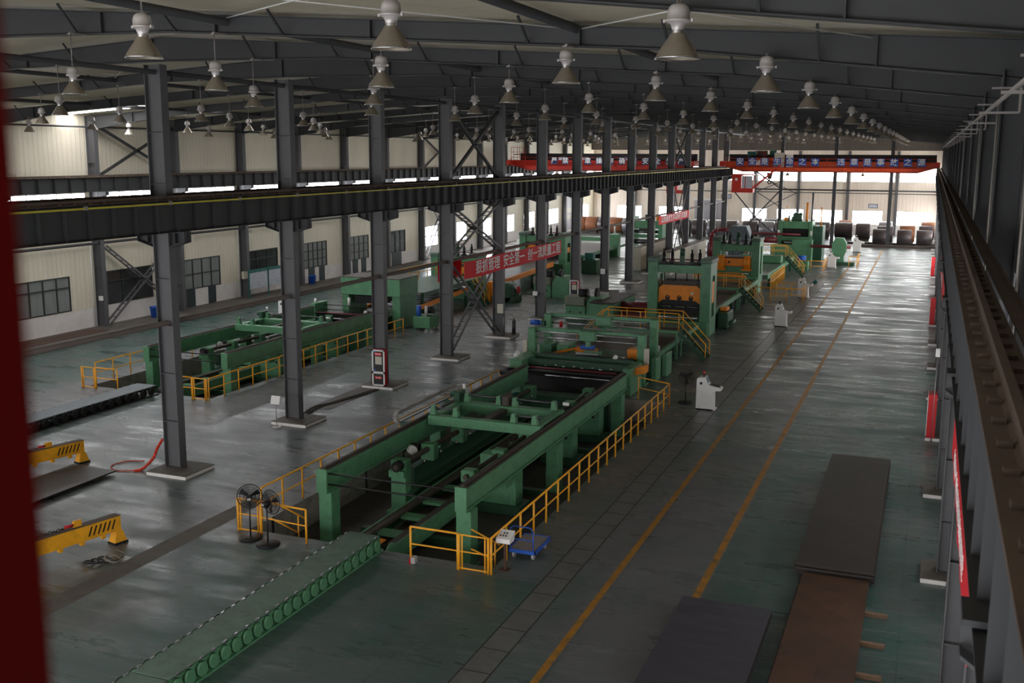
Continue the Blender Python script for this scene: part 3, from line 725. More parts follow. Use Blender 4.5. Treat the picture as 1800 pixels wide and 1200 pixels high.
    # bottom conveyor
    for x in (-16.15, -15.0): part(t, 'conveyor_chain', 'grime', (x, x+.26, 27.6, E-1.1, -.32, -.2)); part(t, 'conveyor_side', 'green', (x-.06 if x < -16 else x+.26, x if x < -16 else x+.32, 27.6, E-1.1, -.75, -.18))
    for k in range(11): part(t, 'conveyor_rung', 'green', (-15.89, -15.0, 28.6+1.65*k, 29.05+1.65*k, -.4, -.3))
    part(t, 'conveyor_bed', 'grime', (-15.9, -15.0, 27.6, E-1.1, -.75, -.6)); part(t, 'conveyor_drum', 'black', ('tube', (-16.1, 27.35, -.45), (-14.78, 27.35, -.45), .3, 18)); part(t, 'drum_cover', 'green', ('tube', (-14.76, 27.35, -.4), (-14.66, 27.35, -.4), .34, 20))
    part(t, 'guard', 'orange', ('prism', [(27.15, -.12), (27.5, -.02), (27.7, -.12)], 'x', -15.75, -15.05), label='orange guard plate')
    for y in (30, 36, 42): part(t, 'cross_frame', 'dgreen', (-17.3, -12.9, y, y+.3, -1.05, -.8))
    part(t, 'back_block', 'dgreen', (-17.3, -13.3, E-.9, E, -1.05, .4, .03)); part(t, 'back_panel', 'teal', (-17.6, -17.2, 43.8, 45.2, -1.05, .7, .02))
    part(t, 'rear_motor', 'black', ('tube', (-19.2, E+.3, 1.15), (-18.3, E+.3, 1.15), .22, 14), ('tube', (-18.3, E+.3, 1.15), (-16.9, E+.3, 1.15), .05, 8))
    return t
make_piler(47.1, 'green sheet piling gantry over the pit in the right bay')
left_piler = make_piler(44.7, 'green sheet piling gantry over the pit in the left bay'); left_piler.location = (-15.3-20.2, 28.5+15.45, -1.05)
# energy chain on the left runway beam
t = thing('cable_drag_chain', 'pale looped cable drag chain along the left beam of the right gantry', 'drag chain', (-18.3, 36, 1.6))
mb = MB(); mb.m('conduit')
for k in range(26): mb.box(-18.42, -18.3, 34.8+.2*k, 34.93+.2*k, 2.0, 2.07)
mb.bar((-18.43, 34.8, 2.0), (-18.43, 40.0, 2.0), .02, .09); mb.bar((-18.29, 34.8, 2.0), (-18.29, 40.0, 2.0), .02, .09); o = mb.build('upper_run', t); o['kind'] = 'stuff'
mb = MB(); mb.m('conduit')
for k in range(7):
    a = math.pi*(.5+k/6); mb.cbox((-18.36, 34.8+.18*math.cos(a), 1.84+.18*math.sin(a)), (.16, .07, .07))
mb.build('bend', t)
part(t, 'lower_tray', 'dsteel', (-18.45, -18.27, 34.8, 40.2, 1.6, 1.64)); part(t, 'tray_bracket', 'dgreen', (-18.4, -18.0, 35, 35.1, 1.45, 1.6), (-18.4, -18.0, 39, 39.1, 1.45, 1.6))

# ================================================================== ROLLER TABLES
def roller_table(label, x0, x1, ya, yb, zt, mtop, mside, mdisc, ysplit=None):
    t = thing('roller_table', label, 'conveyor', ((x0+x1)/2, yb, 0), 'roller tables leading to the pits')
    pit_ = .43 if ysplit else .56
    for (a, b) in ([(ya, yb)] if not ysplit else [(ya, ysplit-.03), (ysplit, yb)]):
        part(t, 'deck', mtop, (x0+.1, x1-.1, a, b, zt-.04, zt, .015))
        part(t, 'side_frame', mside, (x0+.08, x0+.13, a, b, .04 if ysplit else zt-.1, zt-.04), (x1-.13, x1-.08, a, b, .04 if ysplit else zt-.1, zt-.04), (x0-.02, x1+.02, a, b, 0, .05))
    d = MB().m(mdisc).tube((0, 0, 0), (.09, 0, 0), .168, 18).m('dsteel').tube((-.03, 0, .0), (0, 0, .0), .185, 12).build('roller_end', t, org=(0, 0, 0))
    e = MB().m('steel').box(-.03, .03, -.06, .05, -.02, .035).build('roller_bracket', t, org=(0, 0, 0))
    n = int((yb-ya)/pit_); bx, by = (x0+x1)/2, yb; f1 = True
    for k in range(n):
        y = ya+.25+pit_*k
        for s in (0, 1):
            if not f1: d = d.copy(); COL.objects.link(d); e = e.copy(); COL.objects.link(e)
            f1 = False
            d.location = ((x1-.08 if s else x0+.08-.09)-bx, y-by, .23); e.location = ((x1-.1 if s else x0+.1)-bx, y-by+.1, zt-.01)
    return t
roller_table('long pale green roller table on the floor in the foreground', -15.82, -14.6, 14.0, 26.6, .45, 'tgreen', 'green', 'green', 17.1)
roller_table('grey-topped roller table with black discs in the left bay', -36.1, -34.7, 30.0, 40.8, .45, 'motorblue', 'black', 'black')

# ================================================================== RAILINGS ROUND THE PITS
railing('pit_railing', 'yellow railing along the right edge of the right bay pit', [(-10.86, 26.1), (-10.86, 48.0)], step=1.18)
railing('pit_railing', 'short yellow railing across the far right corner of the pit', [(-10.86, 48.0), (-12.6, 48.9)], step=1.8)
railing('pit_railing', 'yellow railing along the left edge of the right bay pit', [(-19.5, 27.5), (-19.5, 48.0), (-18.4, 48.3)], step=1.22)
railing('pit_railing', 'yellow railing left of the foreground roller table, behind the two fans', [(-18.72, 26.35), (-17.0, 26.2)], step=1.7)
railing('pit_railing', 'yellow railing right of the foreground roller table', [(-13.4, 26.1), (-11.9, 26.1)], step=1.5)
def gate(label, a, b, h=1.08):
    t = thing('railing_gate', label, 'gate', (a[0], a[1], 0)); up = Vector((0, 0, 1)); A = Vector((*a, 0)); B = Vector((*b, 0)); d = (B-A).normalized()
    for nm, p, q, r in (('gate_post', A, A+up*h, .04), ('gate_post', B, B+up*h, .04), ('stile', A+d*.1, A+d*.1+up*h*.98, .025), ('stile', B-d*.1, B-d*.1+up*h*.98, .025), ('rail', A+up*h*.98, B+up*h*.98, .025), ('rail', A+up*h*.52, B+up*h*.52, .022), ('rail', A+up*.06, B+up*.06, .025)):
        MB().m('yellow').tube(p, q, r, 8).build(nm, t)
    return t
gate('yellow gate at the near right corner of the right bay pit', (-11.86, 26.1), (-10.95, 26.1)); gate('yellow gate behind the two fans at the near left corner of the pit', (-19.62, 26.4), (-18.78, 26.4))
t = thing('pit_ladder_rail', 'yellow handrail of the steps down into the pit behind the right gate', 'handrail', (-11.4, 26.7, -1.05))
for a, b in (((-11.75, 26.75, 1.0), (-11.2, 27.6, .3)), ((-11.75, 26.75, .4), (-11.35, 27.4, -.1)), ((-11.3, 27.45, -1.0), (-11.3, 27.45, .45))): MB().m('yellow').tube(a, b, .025, 8).build('rail', t)
t = thing('pit_ladder_rail', 'yellow handrail of the steps down behind the left gate', 'handrail', (-18.3, 26.9, -1.05))
for a, b in (((-18.7, 26.8, 1.0), (-17.9, 27.6, .2)), ((-18.7, 26.8, .4), (-18.1, 27.4, -.2)), ((-18.1, 27.45, -1.0), (-18.1, 27.45, .4))): MB().m('yellow').tube(a, b, .025, 8).build('rail', t)
railing('pit_railing', 'yellow railing along the right edge of the left bay pit', [(-31.55, 40.6), (-31.55, 60.8)], step=1.2)
railing('pit_railing', 'yellow railing along the left edge of the left bay pit', [(-39.35, 41.6), (-39.35, 60.8)], step=1.25)
railing('pit_railing', 'short yellow railing left of the grey-topped roller table', [(-38.4, 40.6), (-37.05, 40.6)], step=1.4)
railing('pit_railing', 'short yellow railing right of the grey-topped roller table', [(-34.0, 40.55), (-32.5, 40.55)], step=1.5)
gate('yellow gate left of the grey-topped roller table', (-39.3, 40.6), (-38.45, 40.6)); gate('yellow gate beside the nearest full column of the middle row', (-32.45, 40.55), (-31.65, 40.55))

# ================================================================== SHEAR / MEASURING MACHINE AFTER THE RIGHT PIT
t = thing('feed_roller_unit', 'dark roller unit with a red stripe and a bright steel roller behind the pit', 'machine', (-16, 48.8, 0))
part(t, 'body', 'black', (-18.5, -13.8, 48.9, 50.9, 0, 1.1, .04)); part(t, 'red_edge', 'maroon', ('tube', (-18.5, 48.85, 1.16), (-13.7, 48.85, 1.16), .05, 8), label='red edge strip')
part(t, 'steel_roller', 'steel', ('tube', (-18.2, 48.75, .82), (-13.9, 48.75, .82), .055, 12)); part(t, 'black_roller', 'black', ('tube', (-18.4, 48.85, 1.0), (-13.8, 48.85, 1.0), .12, 14))
part(t, 'top_beam', 'dgreen', (-18.9, -13.4, 49.6, 49.9, 1.1, 1.42, .02), (-18.9, -13.4, 50.6, 50.85, 1.1, 1.5, .02)); part(t, 'end_frame', 'green', (-19.3, -18.6, 48.7, 51.2, 0, 1.5, .04)); part(t, 'end_frame', 'green', (-13.5, -13.05, 49.2, 51.3, 0, 1.35, .04))
for k in range(8): part(t, 'roller_fitting', 'steel', ('tube', (-17.6+.48*k, 49.3+.25*(k % 2), 1.2), (-17.45+.48*k, 49.3+.25*(k % 2), 1.2), .04, 8))
part(t, 'white_knob', 'white', ('tube', (-19.25, 49.5, 1.5), (-19.1, 49.4, 1.75), .13, 12)); part(t, 'white_knob', 'white', ('tube', (-14.4, 50.9, 1.5), (-14.3, 50.8, 1.62), .11, 12))
part(t, 'steel_tray', 'steel', (-16.6, -15.4, 51.3, 51.5, 1.5, 1.58), (-14.6, -14.0, 51.3, 51.5, 1.45, 1.53)); part(t, 'tray_beam', 'black', (-18.5, -13.6, 51.2, 51.6, 1.1, 1.45))
part(t, 'orange_stop', 'orange', ('prism', [(-13.25, .9), (-12.55, 1.05), (-12.55, 1.4), (-13.25, 1.25)], 'y', 49.9, 50.6), label='orange end stop')
t = thing('crosshead_portal', 'green portal machine with double steel guide shafts behind the pit', 'machine', (-16.2, 53, 0))
def portal(y, zt, zs, x0, x1, cx, nm):
    for x in (x0, x1): part(t, 'portal_post', 'green', (x-.2, x+.2, y, y+.45, 0, zt, .03), (x-.3, x+.3, y-.15, y+.6, 0, .08))
    part(t, 'top_beam', 'green', (x0, x1, y+.3, y+.5, zt-.18, zt, .02))
    for z in zs: part(t, 'guide_shaft', 'steel', ('tube', (x0+.2, y+.15, z), (x1-.2, y+.15, z), .045, 12))
    part(t, 'carriage', 'green', (cx-.42, cx+.42, y-.15, y+.35, zs[0]-.3, zs[0]+.22, .04), (cx-.1, cx+.12, y-.05, y+.2, zs[0]-.6, zs[0]-.3))
portal(51.9, 2.62, (2.42, 2.12), -19.3, -13.3, -16.15, 'front'); portal(54.6, 3.0, (2.8, 2.5), -19.35, -13.35, -16.1, 'back')
part(t, 'carriage_tool', 'green', (-16.35, -15.4, 51.6, 52.1, 1.35, 1.6, .03)); part(t, 'motor', 'blue', ('tube', (-20.4, 54.8, 2.45), (-19.9, 54.8, 2.45), .15, 12), ('tube', (-19.9, 54.8, 2.45), (-19.6, 54.8, 2.45), .11, 12), label='blue drive motor')
part(t, 'gearbox', 'dgreen', (-19.75, -19.4, 54.6, 55, 2.25, 2.65, .04)); part(t, 'valve', 'cabred', ('tube', (-18.55, 54.6, 2.3), (-18.55, 54.6, 2.62), .1, 10), label='red valve')
for x in (-19.62, -12.98): part(t, 'control_box', 'cream', (x-.12, x+.12, 51.75, 51.95, 1.15, 1.95, .02), label='cream control box')
for x in (-18.9, -17.9, -13.9): part(t, 'inner_stand', 'green', (x-.35, x+.35, 53, 54.2, 0, 1.6, .04))
for x in (-12.95, -12.75): part(t, 'outer_stand', 'green', (x-.05, x+.25, 52.9 if x < -12.9 else 54.4, 53.9 if x < -12.9 else 55.6, 0, 1.25, .04))
part(t, 'orange_slide', 'orange', ('bar', (-18.2, 52.4, 1.25), (-16.9, 53.4, 1.5), .12, .1), (-17.2, -16.1, 53.0, 53.6, 1.25, 1.45), (-14.2, -13.7, 52.6, 53.2, 1.2, 1.7), label='orange slide pieces')
part(t, 'small_motor', 'blue', (-16.9, -16.1, 52.9, 53.2, 1.46, 1.68, .04), label='blue motor'); part(t, 'bed', 'dgreen', (-19, -13.5, 52.2, 55.4, .0, 1.1, .02))
mb = MB(); mb.m('conduit'); pts = [(-17.7, 57.4, 2.5), (-16.2, 57.4, 2.52)]
for k in range(9): a = math.pi/2-math.pi*k/8; pts.append((-16.2+.35*math.cos(a), 57.4, 2.17+.35*math.sin(a)))
pts.append((-18.2, 57.4, 1.82))
for a, b in zip(pts, pts[1:]): mb.bar(a, b, .14, .09)
mb.build('cable_chain', t)
part(t, 'chain_stand', 'dgreen', (-18.3, -18.15, 57.3, 57.5, 0, 1.85), (-18.3, -16.4, 57.32, 57.48, 1.74, 1.8))
t = thing('run_table', 'flat green-edged run-out table between the portal and the yellow footbridge', 'table', (-16, 58, 0))
part(t, 'deck', 'grime', (-18.6, -13.35, 55.7, 61.4, .92, .97)); part(t, 'edge_beam', 'green', (-13.5, -13.3, 55.6, 66.6, .72, 1.0, .02)); part(t, 'edge_beam', 'green', (-18.75, -18.55, 55.6, 66.6, .72, 1.0, .02)); part(t, 'deck', 'tgreen', (-18.55, -13.5, 61.4, 66.8, .85, .9))
for x in (-13.55, -18.75):
    for y in (56.2, 60.6, 64.5): part(t, 'leg', 'green', (x, x+.18, y, y+.18, 0, .75))
part(t, 'sensor', 'white', ('tube', (-13.4, 56.2, 1.0), (-13.4, 56.2, 1.35), .06, 8), label='white sensor')
# ------------------------------------------------------------------ footbridges with stairs
def stair(t, top, foot, width, axis='x', nsteps=7, m='dgreen', rail=True):
    # top/foot = (pos, z) along axis; width=(lo,hi) on the other axis
    (pt, zt), (pf, zf) = top, foot
    def P(p, o, z): return (p, o, z) if axis == 'x' else (o, p, z)
    for o in width: MB().m(m).bar(P(pt, o, zt-.1), P(pf, o, zf+.06), .06, .22).build('stringer', t)
    for k in range(1, nsteps):
        f = k/nsteps; p = pt+(pf-pt)*f; z = zt+(zf-zt)*f; mb = MB(); mb.m(m)
        if axis == 'x': mb.box(p-.11, p+.11, width[0], width[1], z-.03, z)
        else: mb.box(width[0], width[1], p-.11, p+.11, z-.03, z)
        mb.build('tread', t)
    if rail:
        for o in width:
            MB().m('yellow').tube(P(pt, o, zt+1.0), P(pf, o, zf+1.0), .027, 8).build('stair_rail', t); MB().m('yellow').tube(P(pt, o, zt+.5), P(pf, o, zf+.5), .02, 8).build('stair_rail', t)
            MB().m('yellow').tube(P(pf, o, zf+.05), P(pf, o, zf+1.0), .027, 8).build('stair_rail_post', t)
def footbridge(label, x0, x1, y0, y1, z, right=True, left=True, run=1.5, rails=(0, 1)):
    t = thing('footbridge', label, 'footbridge', ((x0+x1)/2, y0, 0), 'footbridges with yellow rails')
    part(t, 'deck', 'grime', (x0, x1, y0, y1, z-.04, z)); part(t, 'edge', 'green', (x0, x1, y0-.04, y0, z-.16, z+.01)); part(t, 'edge', 'green', (x0, x1, y1, y1+.04, z-.16, z+.01))
    for x in (x0+.1, x1-.1):
        for y in (y0+.05, y1-.05): part(t, 'leg', 'green', (x-.06, x+.06, y-.06, y+.06, 0, z-.04))
    for q in rails:
        y = (y0, y1)[q]
        for h, r, nm in ((1.0, .027, 'top_rail'), (.5, .02, 'mid_rail')): MB().m('yellow').tube((x0, y, z+h), (x1, y, z+h), r, 8).build(nm, t)
        n = max(2, round((x1-x0)/1.2))
        for k in range(n+1): x = x0+(x1-x0)*k/n; MB().m('yellow').tube((x, y, z), (x, y, z+1.0), .027, 8).build('post', t)
    if right: stair(t, (x1, z), (x1+run, 0), (y0, y1))
    if left: stair(t, (x0, z), (x0-run, 0), (y0, y1))
    return t
footbridge('yellow-railed footbridge in front of the nearest orange press', -17.6, -13.05, 59.5, 60.7, 1.68, run=1.6)

# ================================================================== PRESSES
def press(label, xl, xr, y0, y1, top, w, beam, slide, bed, cyl=True, cw=.65, slot=(1.2, 3.9), flat=False):
    t = thing('leveller_press', label, 'machine', ((xl+xr)/2, y0, 0)); xm = (xl+xr)/2
    for x0, x1, s in ((xl, xl+cw, 'left'), (xr-cw, xr, 'right')):
        c = part(t, 'column', 'green', (x0, x1, y0, y0+w*.33, slot[0], slot[1]), (x0, x1, y1-w*.3, y1, slot[0], slot[1]), (x0, x1, y0, y1, 0, slot[0]), (x0, x1, y0, y1, slot[1], top-.3))
        part(c, 'column_cap', 'tgreen', (x0-.06, x1+.06, y0-.06, y1+.06, top-.3, top, .05))
    part(t, 'cross_beam', 'green', (xl+cw, xr-cw, y0+.1, y1-.1, beam[0], beam[1], .02)); part(t, 'beam_deck', 'black', (xl+cw, xr-cw, y0+.1, y1-.1, beam[1], beam[1]+.03))
    a, b = slide
    if flat:
        s = part(t, 'slide', 'orange', (xl+cw, xr-cw, y0+.1, y0+.9, a, b, .03)); part(s, 'lug_hole', 'black', ('tube', (xl+cw+.75, y0+.09, (a+b)/2), (xl+cw+.75, y0+.12, (a+b)/2), .1, 12))
        for x in (xl+cw+.1, xr-cw-.35): part(s, 'slide_cylinder', 'orange', ('tube', (x, y0-.05, a-.3), (x, y0-.05, b+.25), .3, 16), (x-.42, x+.42, y0-.35, y0+.3, a-.32, a-.18))
        part(t, 'lower_beam', 'green', (xl+cw, xr-cw, y0+.1, y1-.1, bed, a-.02, .02)); part(t, 'slide_top', 'grime', (xl+cw+.3, xr-cw-.3, y0+.3, y1-.35, b, b+.1))
    else: s = part(t, 'slide', 'orange', ('prism', [(xl+cw+.04, a+.0), (xl+cw+.35, a+.22), (xr-cw-.35, a+.22), (xr-cw-.04, a+.0), (xr-cw-.04, b-.2), (xr-cw-.3, b), (xl+cw+.3, b), (xl+cw+.04, b-.2)], 'y', y0+.25, y1-.3))
    if not flat:
        for k in (-1, 0, 1): part(s, 'clamp', 'black', (xm+k*.78-.1, xm+k*.78+.1, y0+.2, y0+.26, a+.2, a+.42), ('ring', (xm+k*.78, y0+.24, a+.38), (0, 1, 0), .13, .03, 14, 4))
        part(s, 'emblem', 'lampshell', ('tube', (xm+.85, y0+.25, (a+b)/2+.1), (xm+.85, y0+.235, (a+b)/2+.1), .09, 14), label='small round maker plate')
        part(t, 'slide_top', 'grime', (xl+cw+.3, xr-cw-.3, y0+.3, y1-.35, b, b+.28)); part(t, 'slide_wing', 'orange', (xr-cw+.08, xr-.02, y0+w*.34, y1-w*.31, slot[0]+.9, slot[1]-.4)); part(t, 'slide_wing', 'orange', (xl+.02, xl+cw-.08, y0+w*.34, y1-w*.31, slot[0]+.9, slot[1]-.4))
        part(t, 'tool_block', 'black', (xl+cw+.1, xr-cw-.1, y0+.4, y1-.4, bed+.3, a+.2))
        for k in (-1, 0, 1): part(t, 'work_roller', 'dsteel', ('tube', (xm+k*.9-.33, y0+.3, a-.22), (xm+k*.9+.33, y0+.3, a-.22), .1, 12), ('m', 'steel'), ('tube', (xm+k*.9+.3, y0+.28, a-.22), (xm+k*.9+.37, y0+.28, a-.22), .07, 10))
    part(t, 'feed_roller', 'steel', ('tube', (xl+cw+.1, y0-.1, bed+.22), (xr-cw-.1, y0-.1, bed+.22), .07, 12)); part(t, 'bed', 'green', (xl+.05, xr-.05, y0-.3, y1+.2, 0, bed, .04))
    if cyl:
        for x, dy in ((xm-1.15, .5), (xm-.72, 1.1), (xm+.72, .5), (xm+1.12, 1.1)):
            c = part(t, 'jack_screw', 'black', ('tube', (x, y0+dy, beam[1]), (x, y0+dy, beam[1]+.75), .11, 12), ('tube', (x, y0+dy, beam[1]+.75), (x, y0+dy, beam[1]+1.0), .06, 10), (x-.17, x+.17, y0+dy-.17, y0+dy+.17, beam[1], beam[1]+.2))
        part(t, 'drive_motor', 'dgreen', (xm-.1, xm+.2, y0+.5, y0+.8, beam[1], beam[1]+.6, .03), ('tube', (xm+.05, y0+.65, beam[1]+.6), (xm+.05, y0+.65, beam[1]+1.05), .17, 12))
        part(t, 'drive_shaft', 'maroon', ('tube', (xm-1.6, y0+.8, beam[1]+.3), (xm+1.6, y0+.8, beam[1]+.3), .035, 8))
        for k in range(4): part(t, 'pull_rod', 'black', ('tube', (xm-1.1+.75*k, y0+.6, b+.28), (xm-1.1+.75*k, y0+.6, beam[0]), .04, 8))
    return t
press('nearest tall green press with an orange slide in the right bay', -17.05, -12.9, 67.9, 70.1, 5.05, 2.2, (4.08, 4.6), (2.05, 3.25), .95)
press('second green press with an orange beam in the right bay', -17.15, -13.2, 90.8, 93.0, 4.75, 2.2, (3.6, 4.15), (2.3, 2.98), 1.5, cyl=True, slot=(1.6, 4.0), flat=True)
press('green and orange press in the left bay beside the first red banner', -37.85, -33.75, 78.0, 80.0, 3.7, 2.0, (3.05, 3.45), (1.6, 2.6), .7, cyl=True, slot=(.9, 3.0))
press('dark green press in the left bay at the far end of the first red banner', -37.0, -32.3, 96.0, 98.2, 4.2, 2.2, (3.3, 3.9), (2.2, 3.0), 1.3, cyl=True, slot=(1.4, 3.2))
# machine bed and roller units round the presses
t = thing('transfer_table', 'green transfer table between the two right bay presses', 'table', (-15, 74, 0))
part(t, 'deck', 'grime', (-17.1, -13.2, 70.6, 90.2, 1.25, 1.3)); part(t, 'edge_beam', 'green', (-13.35, -13.1, 70.6, 90.3, 1.0, 1.34, .02)); part(t, 'edge_beam', 'green', (-17.2, -16.95, 70.6, 90.3, 1.0, 1.34, .02))
for y in (72.5, 78, 84, 88.5):
    for x in (-13.32, -17.15): part(t, 'leg', 'dgreen', (x, x+.2, y, y+.2, 0, 1.0))
part(t, 'orange_bar', 'orange', (-16.9, -12.9, 82.2, 82.4, 2.35, 2.5), label='orange crossbar')
for x in (-16.9, -13.0): part(t, 'crossbar_post', 'green', (x-.06, x+.06, 82.2, 82.4, 1.0, 2.35))
part(t, 'side_gear', 'dgreen', (-13.05, -12.3, 71.5, 73.6, 0, 1.1, .08), ('tube', (-12.6, 71.4, .7), (-12.6, 73.7, .7), .25, 12), ('tube', (-12.2, 72, .3), (-12.2, 73.4, .3), .16, 12)); part(t, 'orange_motor', 'orange', (-13.0, -12.5, 72.2, 73.2, 1.12, 1.35, .04))
footbridge('yellow-railed footbridge between the two right bay presses', -16.6, -13.1, 80.4, 81.5, 1.75, run=1.7, left=False)
t = thing('transfer_table', 'green transfer table behind the second press of the right bay', 'table', (-15, 95, 0))
part(t, 'deck', 'tgreen', (-17.1, -12.9, 93.4, 112, 1.3, 1.36)); part(t, 'edge_beam', 'green', (-13.0, -12.75, 93.4, 112, 1.0, 1.4, .02)); part(t, 'edge_beam', 'green', (-17.2, -16.95, 93.4, 112, 1.0, 1.4, .02))
for y in (95, 100, 105, 110):
    for x in (-12.98, -17.15): part(t, 'leg', 'dgreen', (x, x+.2, y, y+.2, 0, 1.0))
part(t, 'press_brake', 'green', (-17, -13, 104, 105, 1.4, 2.1, .05))
railing('table_railing', 'slanting yellow railing with many bars beside the far transfer table', [(-12.6, 94.2), (-12.6, 103.5)], z=0, h=1.25, step=.62)
footbridge('yellow-railed footbridge before the farthest green machine of the right bay', -16.8, -12.9, 106, 107.4, 1.9, run=1.7, left=False)
# far decoiler/leveller
t = thing('decoiling_machine', 'farthest tall green machine in the right bay with rods on top', 'machine', (-13.8, 121.5, 0))
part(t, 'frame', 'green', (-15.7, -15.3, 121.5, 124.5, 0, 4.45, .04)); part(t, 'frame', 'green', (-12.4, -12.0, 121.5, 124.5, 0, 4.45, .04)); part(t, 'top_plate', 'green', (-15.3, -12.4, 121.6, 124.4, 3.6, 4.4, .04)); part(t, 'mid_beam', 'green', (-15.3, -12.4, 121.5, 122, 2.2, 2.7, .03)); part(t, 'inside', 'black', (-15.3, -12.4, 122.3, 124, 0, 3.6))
part(t, 'cabinet', 'green', (-13.9, -11.8, 119.8, 121.3, 0, 2.5, .03)); part(t, 'side_body', 'dgreen', (-12.0, -10.9, 122, 125, 0, 3.9, .05)); part(t, 'left_bed', 'green', (-16.2, -13.9, 119.6, 121.4, 0, 1.9, .03)); part(t, 'pipe', 'maroon', ('tube', (-18.8, 121, 3.0), (-13.2, 121, 3.0), .12, 8), ('tube', (-18.8, 121, 2.3), (-15.7, 121, 2.3), .35, 10))
part(t, 'top_motor', 'dgreen', (-14.4, -13.3, 122.4, 123.4, 4.4, 4.9, .05), ('tube', (-14.0, 122.3, 5.1), (-14.0, 123.2, 5.1), .25, 12), ('tube', (-13.5, 122.3, 5.1), (-13.5, 123.2, 5.1), .22, 12))
for x, h, r, m_ in ((-15.0, 6.1, .04, 'orange'), (-12.75, 6.5, .12, 'orange'), (-12.2, 7.6, .1, 'dsteel'), (-11.2, 6.0, .07, 'orange'), (-14.7, 5.0, .08, 'dgreen')): part(t, 'rod', m_, ('tube', (x, 122.5, 3.85), (x, 122.5, h), r, 8))
part(t, 'orange_foot', 'orange', (-15.2, -14.8, 122.3, 122.7, 4.4, 4.75)); part(t, 'notice', 'white', (-15.75, -15.5, 121.45, 121.49, 2.9, 3.4), (-12.2, -11.95, 121.45, 121.49, 2.9, 3.4), label='white notices')
part(t, 'rail', 'steel', (-15.0, -12.9, 121.3, 121.45, 2.0, 2.15))
t = thing('coil_car_stand', 'green eight-sided mandrel stand right of the farthest machine', 'machine', (-9.9, 119.5, 0))
part(t, 'head', 'green', ('prism', [(-9.4, .0), (-8.3, 0), (-8.35, .9), (-8.1, 1.5), (-8.1, 2.3), (-8.45, 2.9), (-9.25, 2.9), (-9.6, 2.3), (-9.6, 1.5), (-9.35, .9)], 'y', 118.9, 119.8)); part(t, 'mandrel', 'maroon', ('tube', (-11.9, 119.5, 1.9), (-7.7, 119.5, 1.9), .17, 12)); part(t, 'base', 'dgreen', (-9.7, -7.2, 118.7, 120.3, 0, .35, .04))
t = thing('loader_cabin', 'grey-blue boxed hydraulic unit above the second press with a red pipe bend', 'machine', (-17.5, 112, 0))
part(t, 'box', 'motorblue', ('prism', [(-19.6, 3.1), (-17.1, 3.1), (-17.6, 4.4), (-19.2, 4.4)], 'y', 111, 113), (-19.4, -17.3, 111, 113, 0, 3.1, .05)); part(t, 'red_pipe', 'maroon', ('path', [(-21.2, 111, .5), (-21.2, 111, 3.2), (-21.0, 111, 3.7), (-20.5, 111, 4.0), (-19.4, 111, 4.0)], .2, 10), label='dark red pipe bend'); part(t, 'red_tank', 'maroon', (-22, -16.9, 113.5, 114.5, 1.5, 2.4), (-22, -21.7, 113.5, 114.5, 0, 1.5), (-17.2, -16.9, 113.5, 114.5, 0, 1.5))
t = thing('hydraulic_unit', 'blue and green hydraulic unit inside the fenced corner of the far line', 'machine', (-12, 112, 0))
part(t, 'tank', 'green', (-12.6, -11.3, 111.8, 113.2, 0, .9, .04)); part(t, 'motor', 'blue', ('tube', (-12.4, 112.3, 1.2), (-11.6, 112.3, 1.2), .28, 12), label='blue motor')
railing('floor_fence', 'yellow fence enclosing the floor in front of the second console', [(-12.9, 87.0), (-9.1, 87.0), (-9.1, 90.6), (-12.9, 90.6)], h=1.1, step=1.25)
railing('floor_fence', 'yellow fence in front of the farthest green machine', [(-12.1, 111.0), (-9.75, 111.0), (-9.75, 115.6)], h=1.1, step=1.1)
railing('floor_fence', 'short yellow fence beside the eight-sided mandrel stand', [(-7.6, 116.6), (-6.8, 116.6), (-6.8, 120.5)], h=1.2, step=1.6)

# ================================================================== CONTROL CONSOLES
def console(label, x, y, s=1.0, lampm='cabred'):
    t = thing('control_console', label, 'console', (x, y, 0), 'white control consoles beside the yellow lines')
    part(t, 'cabinet', 'white', ('prism', [(x-.45*s, 0), (x+.4*s, 0), (x+.38*s, .94*s), (x+.5*s, .98*s), (x+.74*s, 1.0*s), (x+.74*s, 1.13*s), (x+.12*s, 1.27*s), (x-.02*s, 1.62*s), (x-.38*s, 1.58*s), (x-.44*s, 1.5*s)], 'y', y, y+.62*s))
    part(t, 'plinth', 'white', (x-.45*s, x+.5*s, y, y+.62*s, 0, .05)); part(t, 'keyboard', 'black', ('bar', (x+.2*s, y+.3*s, 1.262*s), (x+.65*s, y+.3*s, 1.165*s), .46*s, .015)); part(t, 'screen', 'motorblue', ('bar', (x+.0*s, y+.31*s, 1.6*s), (x+.11*s, y+.31*s, 1.33*s), .5*s, .012))
    part(t, 'vent', 'black', ('tube', (x-.22*s, y, 1.32*s), (x-.22*s, y-.012, 1.32*s), .07*s, 14)); part(t, 'warning_lamp', lampm, ('tube', (x-.15*s, y+.3*s, 1.75*s), (x-.15*s, y+.3*s, 1.86*s), .06*s, 12), ('m', 'black'), ('tube', (x-.15*s, y+.3*s, 1.58*s), (x-.15*s, y+.3*s, 1.75*s), .05*s, 10))
    return t
console('white control console with a red lamp beside a pedestal fan', -9.15, 47.9, .95); console('white control console standing alone right of the nearest press', -9.1, 74.0, .95, 'black')
console('white control console behind the yellow floor fence', -9.35, 89.9, 1.0, 'black'); console('white control console at the fence before the mandrel stand', -9.25, 115.4, 1.0, 'white')
console('farthest white control console near the coils', -8.0, 135.7, 1.1, 'white'); console('white control console in the left bay behind the left gantry', -41.5, 62, 1.0)
part(bpy.data.objects['control_console.002'], 'teal_instrument', 'teal', ('tube', (-8.6, 90.2, 1.25), (-8.3, 90.2, 1.45), .16, 10), label='teal instrument')
